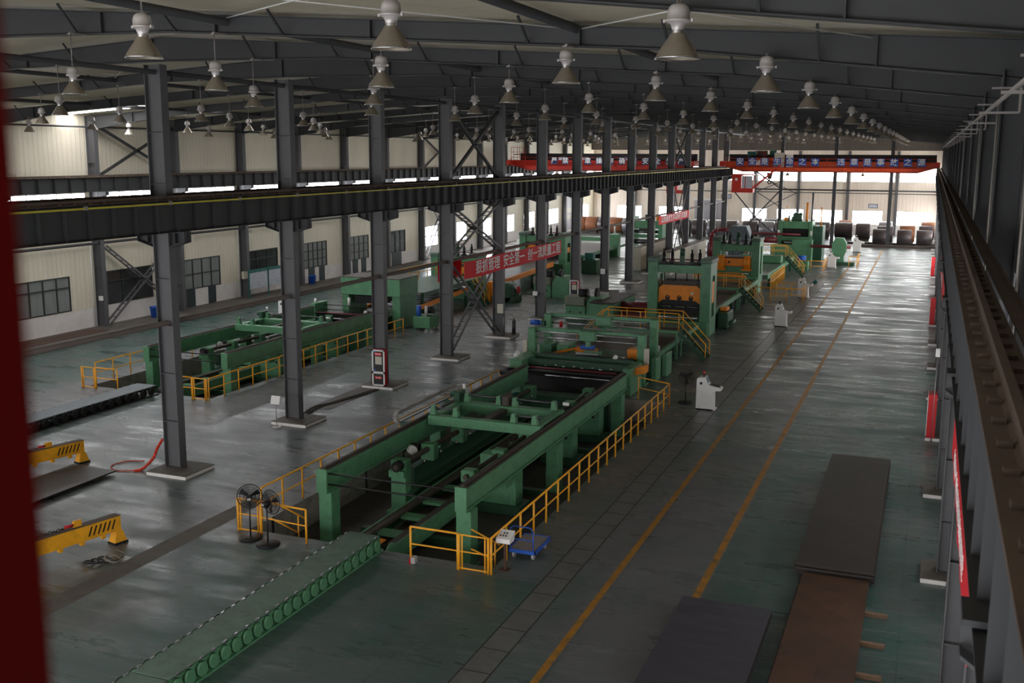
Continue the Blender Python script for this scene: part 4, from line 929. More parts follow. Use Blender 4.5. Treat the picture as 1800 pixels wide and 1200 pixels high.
# ================================================================== FANS
def fan(label, x, y, rz, face=1):
    t = thing('pedestal_fan', label, 'fan', (0, 0, 0), 'pedestal fans'); t['_l'] = 1
    MB().m('black').lathe([(.0, 0), (.36, 0), (.36, .05), (.3, .07), (.05, .09), (0, .09)], n=20).build('base', t); MB().m('black').tube((0, 0, .08), (0, 0, 1.2), .025, 10).build('pole', t)
    MB().m('black').tube((0, -.12, 1.3), (0, .14, 1.3), .09, 14).box(-.04, .04, -.05, .05, 1.18, 1.3).m('lampshell').box(-.05, .05, .14, .17, 1.27, 1.33).build('motor', t)
    mb = MB(); mb.m('black')
    for k in range(3):
        a = 2*math.pi*k/3+.6; c, s = math.cos(a), math.sin(a)
        mb.hexa([(c*.06-s*.03, -.2, 1.3+s*.06+c*.03), (c*.06+s*.03, -.17, 1.3+s*.06-c*.03), (c*.33+s*.09, -.15, 1.3+s*.33-c*.09), (c*.33-s*.09, -.21, 1.3+s*.33+c*.09),
                 (c*.06-s*.03, -.19, 1.3+s*.06+c*.03), (c*.06+s*.03, -.16, 1.3+s*.06-c*.03), (c*.33+s*.09, -.14, 1.3+s*.33-c*.09), (c*.33-s*.09, -.2, 1.3+s*.33+c*.09)])
    mb.build('blades', t)
    mb = MB(); mb.m('black'); mb.ring((0, -.18, 1.3), (0, 1, 0), .38, .014, 28, 4)
    for R_, yy in ((.3, -.27), (.3, -.1), (.18, -.29), (.18, -.07)): mb.ring((0, yy, 1.3), (0, 1, 0), R_, .007, 22, 3)
    for k in range(28):
        a = 2*math.pi*k/28; c, s = math.cos(a), math.sin(a)
        mb.tube((c*.06, -.3, 1.3+s*.06), (c*.38, -.18, 1.3+s*.38), .0042, 3, cap=False); mb.tube((c*.38, -.18, 1.3+s*.38), (c*.09, -.04, 1.3+s*.09), .0042, 3, cap=False)
    mb.build('cage', t)
    t.location = (x, y, 0); t.rotation_euler = (0, 0, rz); return t
fan('black pedestal fan in front of the left gate, the left of the pair', -18.85, 25.95, 3.7); fan('black pedestal fan in front of the left gate, the right of the pair', -18.05, 25.7, 2.9); fan('black pedestal fan left of the red-lamp console', -10.3, 49.0, .3)
for nm, x, y in (('left', -18.85, 25.95), ('right', -18.05, 25.7)):
    pass
# ================================================================== SMALL THINGS BY THE PIT
t = thing('platform_trolley', 'blue hand trolley with a worn deck beside the pit railing', 'trolley', (-10.3, 28, 0))
part(t, 'deck', 'wood', (-10.85, -10.05, 27.45, 28.75, .27, .31, .01)); part(t, 'frame', 'blue', (-10.88, -10.02, 27.41, 27.45, .21, .32), (-10.88, -10.85, 27.41, 28.79, .21, .32), (-10.05, -10.02, 27.41, 28.79, .21, .32), (-10.88, -10.02, 28.75, 28.79, .21, .32))
part(t, 'handle', 'blue', ('path', [(-10.82, 27.47, .3), (-10.82, 27.45, .92), (-10.72, 27.44, 1.02), (-10.2, 27.44, 1.02), (-10.1, 27.45, .92), (-10.1, 27.47, .3)], .02, 8), ('tube', (-10.82, 27.46, .62), (-10.1, 27.46, .62), .015, 8))
for x, y in ((-10.75, 27.6), (-10.15, 27.6), (-10.75, 28.6), (-10.15, 28.6)): part(t, 'wheel', 'lampshell', ('tube', (x-.03, y, .1), (x+.03, y, .1), .1, 14), (x-.035, x+.035, y-.03, y+.03, .15, .27))
t = thing('control_pedestal', 'white push-button box on a rusty post by the near right gate', 'control box', (-10.65, 26.6, 0))
part(t, 'post', 'rust', (-10.67, -10.61, 26.57, 26.63, 0, .85)); part(t, 'foot', 'rust', (-10.78, -10.5, 26.46, 26.74, 0, .02)); part(t, 'box', 'white', ('prism', [(26.4, .85), (26.75, .85), (26.82, 1.12), (26.42, .98)], 'x', -10.85, -10.42))
for k in range(5): part(t, 'button', 'black', ('tube', (-10.76+.07*(k % 3)*1.2+.08*(k//3), 26.55+.12*(k//3), 1.02+.04*(k//3)), (-10.76+.07*(k % 3)*1.2+.08*(k//3), 26.53+.12*(k//3), 1.05+.04*(k//3)), .022, 8))
t = thing('floor_socket', 'small pale and red socket box at the foot of the railing', 'box', (-13.3, 26.0, 0)); part(t, 'case', 'lampshell', (-13.35, -13.2, 25.95, 26.15, 0, .2, .02)); part(t, 'cover', 'cabred', (-13.38, -13.34, 25.93, 26.1, 0, .16))
t = thing('standing_sign', 'small white standing sign left of the second visible column', 'sign', (-25.9, 38.1, 0))
part(t, 'board', 'white', ('prism', [(37.5, 1.05), (37.6, 1.4), (37.62, 1.4), (37.52, 1.05)], 'x', -25.95, -25.5)); part(t, 'pole', 'conduit', ('tube', (-25.72, 37.6, .03), (-25.72, 37.56, 1.1), .015, 8)); part(t, 'base', 'white', ('ring', (-25.72, 37.6, .03), (0, 0, 1), .17, .025, 20, 6), (-25.88, -25.56, 37.58, 37.62, .01, .04))
mb = MB(); mb.m('black')
for a, b, z in ((0, 0, 0),): pass
rnd = random.Random(3)
def cable(name, label, pts, r, m):
    mb = MB(); mb.m(m); P = [Vector(p) for p in pts]; Q = []
    for i in range(len(P)-1):
        p0 = P[max(i-1, 0)]; p1 = P[i]; p2 = P[i+1]; p3 = P[min(i+2, len(P)-1)]
        for k in range(6):
            u = k/6; Q.append(.5*((2*p1)+(-p0+p2)*u+(2*p0-5*p1+4*p2-p3)*u*u+(-p0+3*p1-3*p2+p3)*u**3))
    Q.append(P[-1]); mb.path(Q, r, 6); return tag(mb.build(name), label, 'cable')
for k in range(3): cable('cable', ['black cable running along the floor behind the second visible column', 'brown cable beside it running to the nearest hydrant cabinet', 'dark cable bundle edge near the nearest hydrant cabinet'][k], [(-25.9+.12*k, 39.7, .03), (-26.2+.15*k, 41.3+.1*k, .03), (-25.9+.1*k, 42.6, .03), (-25.6+.13*k, 44.4, .03), (-25.4+.1*k, 45.8, .03)], .028, ('black', 'rust', 'black')[k])
mb = MB(); mb.m('grime').box(-26.4, -25.3, 41.2, 45.9, .0, .012); tag(mb.build('floor_patch'), 'dark oily strip on the floor under the cables between two middle columns', 'floor patch')
cable('hose', 'orange-red hose hanging down the nearest full column', [(-26.3, 31.0, 1.1), (-26.5, 30.9, .75), (-26.55, 30.7, .4), (-26.75, 30.35, .08), (-26.95, 30.1, .03)], .055, 'hose')
cable('hose', 'thin orange hose loop on the floor left of the nearest full column', [(-26.95, 30.15, .03), (-27.6, 29.9, .03), (-28.2, 30.3, .03), (-28.1, 31.0, .03), (-27.5, 31.3, .03)], .02, 'hose')
# ================================================================== LIFTING BEAMS
def lifting_beam(label, end, other, n=6):
    E = Vector((*end, 0)); O = Vector((*other, 0)); d = (O-E).normalized(); s = Vector((-d.y, d.x, 0)); L = (O-E).length
    t = thing('lifting_beam', label, 'lifting beam', (end[0], end[1], 0), 'yellow lifting beams on the floor')
    def B(mb, a, b, z0, z1, w, off=0): mb.hexa([E+d*a+s*(off-w/2)+Vector((0, 0, z0)), E+d*b+s*(off-w/2)+Vector((0, 0, z0)), E+d*b+s*(off+w/2)+Vector((0, 0, z0)), E+d*a+s*(off+w/2)+Vector((0, 0, z0)), E+d*a+s*(off-w/2)+Vector((0, 0, z1)), E+d*b+s*(off-w/2)+Vector((0, 0, z1)), E+d*b+s*(off+w/2)+Vector((0, 0, z1)), E+d*a+s*(off+w/2)+Vector((0, 0, z1))])
    mb = MB(); mb.m('lift'); B(mb, .12, L-.12, .42, .88, .26); beam_ = mb.build('beam', t)
    mb = MB(); mb.m('dust'); B(mb, .12, L-.12, .88, .895, .3); mb.build('top_flange', beam_)
    for a, b in ((0, .34), (L-.34, L)):
        mb = MB(); mb.m('lift'); mb.hexa([E+d*(a-.04)+s*-.16+Vector((0, 0, .06)), E+d*(b+.04)+s*-.16+Vector((0, 0, .06)), E+d*(b+.04)+s*.16+Vector((0, 0, .06)), E+d*(a-.04)+s*.16+Vector((0, 0, .06)), E+d*(a+.08)+s*-.13+Vector((0, 0, .42)), E+d*(b-.06)+s*-.13+Vector((0, 0, .42)), E+d*(b-.06)+s*.13+Vector((0, 0, .42)), E+d*(a+.08)+s*.13+Vector((0, 0, .42))]); f = mb.build('foot', t)
        mb = MB(); mb.m('black'); B(mb, a-.06, b+.06, 0, .06, .38); mb.build('foot_pad', f)
    sg = min((-1, 1), key=lambda q: -(s*q).x)
    for k in range(n):
        mb = MB(); mb.m('black'); u = .3+.155*k; o = sg*.132
        p = [E+d*(u+.1)+s*o+Vector((0, 0, .52)), E+d*(u+.155)+s*o+Vector((0, 0, .52)), E+d*(u+.04)+s*o+Vector((0, 0, .8)), E+d*(u-.015)+s*o+Vector((0, 0, .8))]
        mb.hexa(p+[q+s*sg*.003 for q in p]); mb.build('warning_stripe', beam_)
    for u in (.6, 1.3, 2.0, 2.8):
        mb = MB(); mb.m('lift'); B(mb, u, u+.12, .28, .42, .12); mb.build('lug', t)
    mb = MB(); mb.m('lift'); B(mb, 1.35, 1.6, .895, 1.08, .08); l_ = mb.build('lifting_eye', t)
    c = E+d*1.75+Vector((0, 0, .97)); mb = MB(); mb.m('cabred').tube(c-d*.14, c+d*.12, .045, 10); mb.build('shackle', t)
    mb = MB(); mb.m('black')
    for k in range(14): mb.ring(E+d*(1.95+.13*k)+Vector((0, 0, .94)), (s if k % 2 else Vector((0, 0, 1))), .05, .015, 10, 4)
    mb.build('chain', t); return t
lifting_beam('yellow lifting beam lying on the floor at the lower left, the nearer one', (-22.35, 24.3), (-23.35, 20.3)); lifting_beam('yellow lifting beam lying by the dark steel plate, the farther one', (-29.6, 30.5), (-30.7, 26.4))
t = thing('sling_heap', 'small heap of dark wire slings under the nearer lifting beam', 'wire sling', (-21.9, 22.6, 0))
for k in range(4): MB().m('black' if k < 3 else 'conduit').ring((-22.0+.18*k, 22.5+.12*k, .03+.02*k), (.1*k, .1, 1), .16+.02*k, .02, 18, 5).build('coil', t)
cable('cable', 'thin white rope curving on the floor beside the nearer lifting beam', [(-21.9, 22.7, .02), (-21.5, 22.9, .02), (-21.5, 23.4, .02), (-22.0, 23.6, .02)], .015, 'conduit')
# ================================================================== STEEL PLATES
def plates(label, x0, x1, y0, y1, n, m, z0=.1, th=.04, skids=3, jit=.06, gap=.012, top=None, skid_out=.45, cat_='steel plate'):
    rn = random.Random(int(y0*10)); z = z0
    for k in range(n):
        dx, dy = (rn.uniform(-jit, jit), rn.uniform(-jit, jit)) if k < n-1 else (0, 0)
        mb = MB(); mb.m((top or m) if k == n-1 else m).box(x0+dx, x1+dx, y0+dy, y1+dy, z, z+th)
        tag(mb.build('steel_plate'), label % ('topmost' if k == n-1 else 'bottom' if k == 0 else ORD[k]+' from the bottom') if n > 1 else label, cat_, ('plates of the %s stack' % label.split(',')[0].replace('%s ', '')) if n > 1 else None); z += th+gap
    return z
def skid(label, x0, x1, y, h=.1, w=.12):
    mb = MB(); mb.m('timber').box(x0, x1, y, y+w, 0, h); return tag(mb.build('timber_skid'), label, 'timber', 'timber skids under the steel plates')
plates('long dark brown steel plate, %s of the stack at right', -2.86, -.76, 29.2, 41.05, 6, 'plate', .1, .045)
plates('rusty brown steel plate, %s of the near right pile', -2.62, -.85, 18.0, 29.05, 2, 'plate', .1, .06, top='rust')
plates('blue-grey steel plate, %s of the pile at the lower edge', -5.35, -3.05, 17.5, 26.0, 5, 'plate', .1, .035, top='bplate')
for k, y in enumerate((27.2, 25.4, 23.7, 20.5)): skid('timber skid under the rusty brown plates, %s' % ('farthest' if k == 0 else ORD[k]+' farthest'), -2.7, -.3, y)
for k, y in enumerate((29.7, 33.2, 36.8, 40.2)): skid('timber skid under the long dark stack, %s' % orn(k, 'one'), -2.8, -.8, y)
for k, y in enumerate((18.5, 21.5, 24.8)): skid('timber skid under the blue-grey plates, %s' % orn(k, 'one'), -5.3, -3.1, y)
plates('dark steel plate on the floor beside the farther lifting beam', -29.4, -27.35, 21, 29.6, 1, 'plate', .1, .05)
for k, y in enumerate((22, 25.5, 28.8)): skid('timber skid under the dark plate at left, %s' % orn(k, 'one'), -29.3, -27.5, y)
# ================================================================== HYDRANT CABINETS AND BOXES ON COLUMNS
def cabinet(label, x, y, z=.15, w=.72, h=1.85, d=.28, face='y'):
    t = thing('hydrant_cabinet', label, 'fire cabinet', (x, y, z), 'red fire hydrant cabinets')
    if face == 'y':
        part(t, 'case', 'cabred', (x-w/2, x+w/2, y, y+d, z, z+h, .01)); fr = part(t, 'door_frame', 'white', (x-w/2, x-w/2+.08, y-.02, y, z, z+h), (x+w/2-.08, x+w/2, y-.02, y, z, z+h), (x-w/2, x+w/2, y-.02, y, z, z+.08), (x-w/2, x+w/2, y-.02, y, z+h-.08, z+h), (x-w/2, x+w/2, y-.02, y, z+.62, z+.74))
        part(t, 'window_glass', 'dpane', (x-w/2+.08, x+w/2-.08, y-.01, y-.004, z+.08, z+.62), (x-w/2+.08, x+w/2-.08, y-.01, y-.004, z+.74, z+h-.08)); part(t, 'hose_reel', 'cream', (x-.17, x+.2, y-.016, y-.011, z+1.1, z+1.5), label='pale folded hose behind the glass')
        part(t, 'label', 'banner', (x-.2, x+.18, y-.02, y-.012, z+1.55, z+1.7), (x-.2, x+.18, y-.02, y-.012, z+.36, z+.48), label='red notice with white writing')
        text_mesh('消火栓', .11, 'letter', 'writing', (x-.01, y-.022, z+1.625), (math.pi/2, 0, 0), t); text_mesh('灭火器', .1, 'letter', 'writing', (x-.01, y-.022, z+.42), (math.pi/2, 0, 0), t)
        part(t, 'blue_tape', 'blue', (x-w/2+.08, x-w/2+.2, y-.019, y-.011, z+h-.14, z+h-.08), (x-w/2+.08, x-w/2+.24, y-.019, y-.011, z+.78, z+.84))
    else:
        part(t, 'case', 'cabred', (x-d, x, y-w/2, y+w/2, z, z+h, .01)); part(t, 'door_frame', 'white', (x-d-.02, x-d, y-w/2, y+w/2, z, z+.08), (x-d-.02, x-d, y-w/2, y+w/2, z+h-.08, z+h), (x-d-.02, x-d, y-w/2, y-w/2+.08, z, z+h), (x-d-.02, x-d, y+w/2-.08, y+w/2, z, z+h), (x-d-.02, x-d, y-w/2, y+w/2, z+.62, z+.74)); part(t, 'window_glass', 'dpane', (x-d-.01, x-d-.003, y-w/2+.08, y+w/2-.08, z+.08, z+h-.08))
    return t
cabinet('red hydrant cabinet with white-framed door at the third visible middle column', -25.33, 46.05); cabinet('red hydrant cabinet with white-framed door at the seventh visible middle column', -25.5, 78.1)
for k, y in enumerate((46.4, 78.4, 110.4)): cabinet('red hydrant cabinet on the right-hand columns, %s from the camera' % ('nearest' if k == 0 else ORD[k]), .82, y, .15, .72, 1.85, .34, 'x')
t = thing('hose_pipe_stand', 'grey riser pipe beside the nearest hydrant cabinet', 'pipe', (-25.9, 46.2, 0)); part(t, 'riser', 'conduit', ('path', [(-25.92, 46.3, .1), (-25.92, 46.3, 1.0), (-25.72, 46.3, 1.05)], .035, 8))
def wallbox(label, x0, x1, y0, y1, z0, z1, m='cream', name='switch_box'):
    mb = MB(); mb.m(m).bbox(x0, x1, y0, y1, z0, z1, .01); return tag(mb.build(name), label, 'box')
wallbox('cream switch box on the fifth visible middle column', -25.65, -25.25, 62.6, 62.7, 1.55, 2.15); wallbox('white control box on a stem at the sixth visible middle column', -26.15, -25.8, 70.55, 70.68, 1.7, 2.0, 'white')
wallbox('red and white notice box on the eighth visible middle column', -25.9, -25.5, 86.55, 86.68, 1.6, 2.05, 'white'); wallbox('cream switch box on the third nearest left wall column', -50.85, -50.6, 70.2, 70.69, 1.75, 2.35); wallbox('white hydrant button box on the second nearest left wall column', -50.95, -50.65, 54.56, 54.69, 2.0, 2.3, 'white')
t = thing('gas_cylinder_pair', 'two pale standing pipes and a grey cylinder at the foot of the fifth visible column', 'cylinder', (-24.9, 63.2, 0)); part(t, 'cylinder', 'dsteel', ('tube', (-24.75, 63.3, .15), (-24.75, 63.3, 1.05), .13, 14), ('tube', (-24.75, 63.3, 1.05), (-24.75, 63.3, 1.2), .05, 8)); part(t, 'pipe', 'conduit', ('tube', (-25.2, 62.6, .15), (-25.2, 62.6, 1.35), .035, 8)); part(t, 'pipe', 'conduit', ('tube', (-25.02, 62.6, .15), (-25.02, 62.6, 1.15), .025, 8))
t = thing('call_post', 'thin pale post with a white box above the nearest red cabinet of the right-hand columns', 'post', (.7, 46.05, 0)); part(t, 'stem', 'conduit', ('tube', (.7, 46.05, 0), (.7, 46.05, 3.6), .02, 8)); part(t, 'box', 'white', (.62, .79, 45.95, 46.05, 3.6, 3.95, .01))
# ================================================================== BANNERS
def banner(label, txt, x, y0, y1, z0, z1, side, size, mrot=0, n=24, sag=.06, txtlab=True, sx=1.0, cy=None):
    t = thing('red_banner', label, 'banner', (x, (y0+y1)/2, z0)); mb = MB(); mb.m('banner'); rows = []
    for k in range(n+1):
        u = k/n; y = y0+(y1-y0)*u; s_ = -sag*math.sin(math.pi*u*3)**2; w_ = .02*math.sin(u*37)
        rows.append([(x-.004+w_*.3, y, z0+s_), (x+.004+w_*.3, y, z0+s_), (x+.004, y, z1+s_*.5), (x-.004, y, z1+s_*.5)])
    for a, b in zip(rows, rows[1:]): mb.hexa([a[0], a[1], b[1], b[0], a[3], a[2], b[2], b[3]])
    mb.build('cloth', t)
    c = cy if cy is not None else (y0+y1)/2
    text_mesh(txt, size, 'letter', 'writing', (x+(.02 if side > 0 else -.02), c, (z0+z1)/2-.03), (math.pi/2, 0, math.pi/2 if side > 0 else -math.pi/2), t, sx=sx)
    return t
banner('long red banner with white writing hung across the middle columns', '狠抓管理  安全第一  创一流质量工程', -24.98, 55.9, 73.3, 4.5, 5.5, 1, .86, sx=1.12, cy=65.3)
banner('smaller red banner with white writing farther along the middle columns', '以质量求生存以科技求发展', -24.98, 103.2, 117.3, 4.8, 5.65, 1, .75, sx=1.35)
banner('long red banner at the right edge hung below the crane girder', '安全生产 人人有责 遵章守纪 保障安全', .56, 9.3, 16.6, 7.42, 8.05, -1, .26)
banner('red banner farther along the right-hand columns', '质量第一 信誉至上', .56, 33.7, 44.5, 7.2, 7.95, -1, .33)
mb = MB(); mb.m('banner').box(-26.35, -26.33, 55.2, 58.5, 4.35, 5.45); tag(mb.build('red_banner'), 'bright red banner end showing behind the long banner at its left', 'banner')
# ================================================================== LEFT WALL ITEMS
t = thing('notice_board', 'teal-framed notice boards standing on the raised walkway', 'notice board', (-50.0, 72.6, .25))
for y in (70.0, 72.65, 75.2): part(t, 'post', 'teal', (-50.08, -50.0, y, y+.09, .25, 2.6))
for y in (70.1, 72.75): part(t, 'panel', 'paper', (-50.05, -50.02, y, y+2.45, .95, 2.25)); part(t, 'header', 'teal', (-50.06, -50.0, y, y+2.45, 2.25, 2.5))
def bin_(label, x, y):
    t = thing('plastic_bin', label, 'bin', (0, 0, 0), 'blue bins'); t['_l'] = 1
    MB().m('blue').lathe([(0, 0), (.26, 0), (.33, .7), (.36, .72), (.36, .76), (.32, .76), (.31, .7), (.25, .03), (0, .03)], n=18).build('tub', t); t.location = (x, y, .25); return t
bin_('blue plastic bin on the walkway under the lattice bracing', -50.4, 59.3); bin_('blue plastic bin on the walkway by the office door', -50.6, 80.2)
mb = MB(); mb.m('rust').box(-51.0, -49.3, 46, 53.6, .25, .262); tag(mb.build('walkway_stain'), 'rusty stained patch on the walkway under the first window', 'floor patch')
# ================================================================== LEFT LINE
t = thing('machine_hood', 'large boxy green hood spanning the left line', 'machine', (-35, 62.6, 0))
part(t, 'hood', 'green', (-37.25, -32.7, 62.6, 65.3, 2.2, 3.38, .02)); part(t, 'hood_roof', 'grime', (-37.27, -32.68, 62.58, 65.32, 3.38, 3.42)); part(t, 'leg', 'green', (-33.35, -32.75, 62.7, 65.2, 0, 2.2, .02)); part(t, 'leg', 'green', (-37.2, -36.7, 62.7, 65.2, 0, 2.2, .02)); part(t, 'bed', 'dgreen', (-36.6, -33.4, 61.4, 65.8, 0, .9, .04))
part(t, 'arm', 'black', (-36.4, -34.2, 62.9, 64.5, 1.6, 2.15, .05)); part(t, 'white_roller', 'white', ('tube', (-36.5, 62.4, 1.4), (-36.5, 62.4, 2.0), .09, 10)); part(t, 'motor', 'blue', ('tube', (-34.6, 62.5, 1.45), (-34.1, 62.5, 1.45), .16, 10), label='blue motor')
t = thing('feed_roller_unit', 'dark roller unit with red edge and bright roller before the green hood', 'machine', (-36, 60, 0))
part(t, 'body', 'black', (-38.2, -34.0, 61.0, 62.3, 0, 1.05, .04)); part(t, 'red_edge', 'maroon', ('tube', (-38.2, 60.95, 1.1), (-33.8, 60.95, 1.1), .05, 8)); part(t, 'steel_roller', 'steel', ('tube', (-37.9, 60.9, .75), (-35.6, 60.9, .75), .06, 10)); part(t, 'end_frame', 'green', (-38.6, -38.2, 60.8, 62.4, 0, 1.7, .03)); part(t, 'end_frame', 'green', (-33.9, -33.4, 60.8, 62.4, 0, 1.3, .03)); part(t, 'cap', 'white', ('tube', (-38.4, 61.2, 1.7), (-38.4, 61.2, 2.0), .1, 10)); part(t, 'cap', 'white', ('tube', (-34.6, 61.2, 1.1), (-34.5, 61.1, 1.35), .11, 10)); part(t, 'rods', 'black', ('tube', (-38.4, 61.5, 1.25), (-33.6, 61.5, 1.25), .03, 8), ('tube', (-38.4, 61.9, 1.5), (-33.6, 61.9, 1.5), .03, 8))
t = thing('orange_roller_table', 'orange-sided sloping roller table behind the green hood', 'table', (-34.5, 67, 0))
part(t, 'side', 'orange', ('bar', (-33.0, 64.6, .95), (-33.0, 74.5, 1.35), .12, .34)); part(t, 'side', 'orange', ('bar', (-36.8, 65.4, .95), (-36.8, 74.5, 1.35), .12, .3)); part(t, 'rollers', 'steel', *[('tube', (-36.7, 65.8+.8*k, 1.0+.032*k), (-33.1, 65.8+.8*k, 1.0+.032*k), .07, 8) for k in range(11)])
for y in (66, 70, 74): part(t, 'leg', 'dgreen', (-33.08, -32.92, y, y+.15, 0, .9)); part(t, 'leg', 'dgreen', (-36.88, -36.72, y, y+.15, 0, .9))
t = thing('upper_deck', 'flat green deck raised between the hood and the left bay press', 'platform', (-35, 70, 0)); part(t, 'plate', 'tgreen', (-37.2, -33.0, 66.6, 77.2, 1.95, 2.0)); part(t, 'edge_beam', 'dgreen', (-33.1, -32.9, 66.6, 77.2, 1.7, 2.02)); 
for x in (-37.1, -33.1):
    for y in (66.8, 76.8): part(t, 'leg', 'dgreen', (x-.08, x+.08, y, y+.16, 0, 1.95))
part(t, 'motor', 'blue', ('tube', (-33.4, 66.5, 1.72), (-33.9, 66.5, 1.72), .12, 10))
railing('deck_railing', 'yellow railing on the raised green deck of the left line', [(-36.9, 70.5), (-36.9, 77.0), (-34.4, 77.0)], z=2.0, h=1.05, step=1.6)
t = thing('stair', 'steep stair with yellow rails down from the raised green deck', 'stairs', (-32.5, 75, 0)); stair(t, (-32.9, 1.98), (-31.6, 0), (74.6, 75.5))
t = thing('hydraulic_power_unit', 'green hydraulic tank with blue and black motors beside the third visible column', 'machine', (-31.2, 63.4, 0))
part(t, 'tank', 'green', (-31.8, -30.55, 62.7, 64.1, .18, .95, .03)); 
for x in (-31.7, -30.75):
    for y in (62.75, 63.95): part(t, 'foot', 'green', (x, x+.12, y, y+.12, 0, .18))
part(t, 'motor', 'blue', ('tube', (-31.55, 63.1, .95), (-31.55, 63.1, 1.65), .17, 12), label='dark blue motor'); part(t, 'motor', 'black', ('tube', (-31.2, 63.5, 1.35), (-30.7, 63.5, 1.35), .22, 14)); part(t, 'filter', 'lampshell', ('tube', (-30.95, 63.0, .95), (-30.95, 63.0, 1.65), .09, 12)); part(t, 'fan_guard', 'motorblue', ('tube', (-31.3, 63.9, 1.2), (-30.8, 63.9, 1.2), .2, 12))
def winder(label, x, y, s=1):
    t = thing('drive_unit', label, 'machine', (x, y, 0))
    b = part(t, 'pedestal', 'green', (x-.75, x+.75, y, y+1.6, 0, 1.05, .04)); part(b, 'pin_hole', 'black', ('tube', (x-.4, y-.01, .6), (x-.4, y+.01, .6), .07, 10), ('tube', (x+.4, y-.01, .6), (x+.4, y+.01, .6), .07, 10))
    part(t, 'motor_box', 'olive', (x-.8, x+.7, y-.1, y+1.5, 1.05, 1.7, .05)); part(t, 'brake', 'black', (x+.15, x+.6, y+.1, y+.6, 1.7, 2.25, .08), ('tube', (x+.4, y+.5, 1.95), (x+.8, y+.5, 1.95), .3, 14)); part(t, 'flywheel', 'black', ('tube', (x+1.3, y+.7, 1.95), (x+1.5, y+.7, 1.95), .38, 16))
    part(t, 'gear_case', 'green', ('prism', [(x+.8, 0), (x+2.2, 0), (x+2.2, 1.3), (x+1.9, 1.75), (x+1.1, 1.75), (x+.8, 1.3)], 'y', y+.1, y+1.9)); return t
winder('grey-green motor and gear unit left of the nearest press', -23.1, 71.1)
t = thing('gearbox_housing', 'long green gearbox housing with brown top behind the motor unit', 'machine', (-20.5, 70, 0)); part(t, 'case', 'green', (-21.6, -19.9, 69.8, 75.5, 0, 1.5, .06)); part(t, 'cover', 'grime', (-21.65, -19.85, 69.75, 75.55, 1.5, 1.6, .02)); part(t, 'shaft', 'maroon', ('tube', (-19.9, 72, 1.1), (-17.2, 72, 1.1), .35, 14)); part(t, 'red_table', 'maroon', (-19.6, -17.3, 67.6, 71.2, .75, .85))
winder('grey-green motor and gear unit in the left bay behind the sixth visible column', -29.4, 81.6)
t = thing('domed_gear_unit', 'green domed gear unit with a red disc in the left bay', 'machine', (-31.2, 77.8, 0)); part(t, 'dome', 'dgreen', ('tube', (-31.2, 77.2, .75), (-31.2, 79.0, .75), .8, 22), (-32.1, -30.3, 77.2, 79.2, 0, .5, .05)); part(t, 'disc', 'cabred', ('tube', (-30.25, 78.2, 1.0), (-30.15, 78.2, 1.0), .3, 16), label='red disc'); part(t, 'orange_cover', 'orange', (-32.7, -32.1, 77.6, 78.6, 0, 1.6, .03), label='orange cover'); part(t, 'green_case', 'green', (-34, -32.8, 78, 79.4, 0, 1.6, .04))
t = thing('orange_roller_table', 'orange-sided roller table with pale sheet under the long red banner', 'table', (-33, 86, 0)); part(t, 'side', 'orange', ('bar', (-32.3, 80.8, 1.3), (-32.3, 92.5, 1.6), .14, .4)); part(t, 'sheet', 'dsteel', ('bar', (-34.6, 80.8, 1.42), (-34.6, 95.5, 1.75), 4.0, .03)); part(t, 'side', 'green', ('bar', (-37.0, 80.8, 1.25), (-37.0, 95.5, 1.6), .14, .3))
for y in (82, 87, 92): part(t, 'leg', 'dgreen', (-32.4, -32.2, y, y+.2, 0, 1.2)); part(t, 'leg', 'dgreen', (-37.1, -36.9, y, y+.2, 0, 1.1))
t = thing('control_console', 'dark control desk and drives at the foot of the far left press', 'machine', (-31, 99, 0)); part(t, 'case', 'dgreen', (-31.8, -30.2, 99.5, 101.5, 0, 1.4, .05)); part(t, 'cover', 'teal', (-31.5, -30.6, 99.6, 100.4, 1.4, 2.1, .04)); part(t, 'wheel', 'fabric_red', ('tube', (-32.1, 98.9, 1.5), (-32.1, 99.2, 1.5), .38, 16), label='dark red wheel'); part(t, 'yellow_valve', 'yellow', (-33.2, -32.7, 98.8, 99.1, 1.1, 1.6, .03))
# far left line beyond the banner
t = thing('shear_line', 'green shear with pale sheet table far down the left bay', 'machine', (-37, 116, 0))
part(t, 'table', 'green', (-39.4, -33.5, 106, 122, .9, 1.2, .03)); part(t, 'sheet', 'wood', (-39.0, -33.8, 106, 121, 1.2, 1.24)); part(t, 'frame', 'green', (-34.2, -33.2, 117.6, 118.8, 0, 2.6, .04)); part(t, 'frame', 'green', (-40.2, -39.4, 117.6, 118.8, 0, 2.3, .04)); part(t, 'upper_beam', 'green', (-39.4, -34.2, 117.8, 118.5, 1.75, 2.2, .03)); part(t, 'lamp_post', 'white', ('tube', (-33.7, 118, 2.6), (-33.7, 118, 3.7), .1, 8)); part(t, 'leg', 'dgreen', (-39.3, -33.6, 107, 107.3, 0, .9), (-39.3, -33.6, 114, 114.3, 0, .9))
t = thing('guarded_motor', 'small yellow-guarded green motor on the far left line', 'machine', (-37.8, 112, 0)); part(t, 'cage', 'yellow', *[('tube', a, b, .05, 6) for a, b in (((-38.8, 111, 1.24), (-38.8, 111, 2.5)), ((-37.6, 111, 1.24), (-37.6, 111, 2.5)), ((-38.8, 111, 2.5), (-37.6, 111, 2.5)), ((-38.8, 111, 1.8), (-37.6, 111, 1.8)))]); part(t, 'motor', 'green', (-38.6, -37.8, 111.3, 112.3, 1.24, 2.8, .05)); part(t, 'arm', 'orange', ('bar', (-37.4, 111.5, 2.2), (-36.2, 111.5, 1.35), .12, .12))
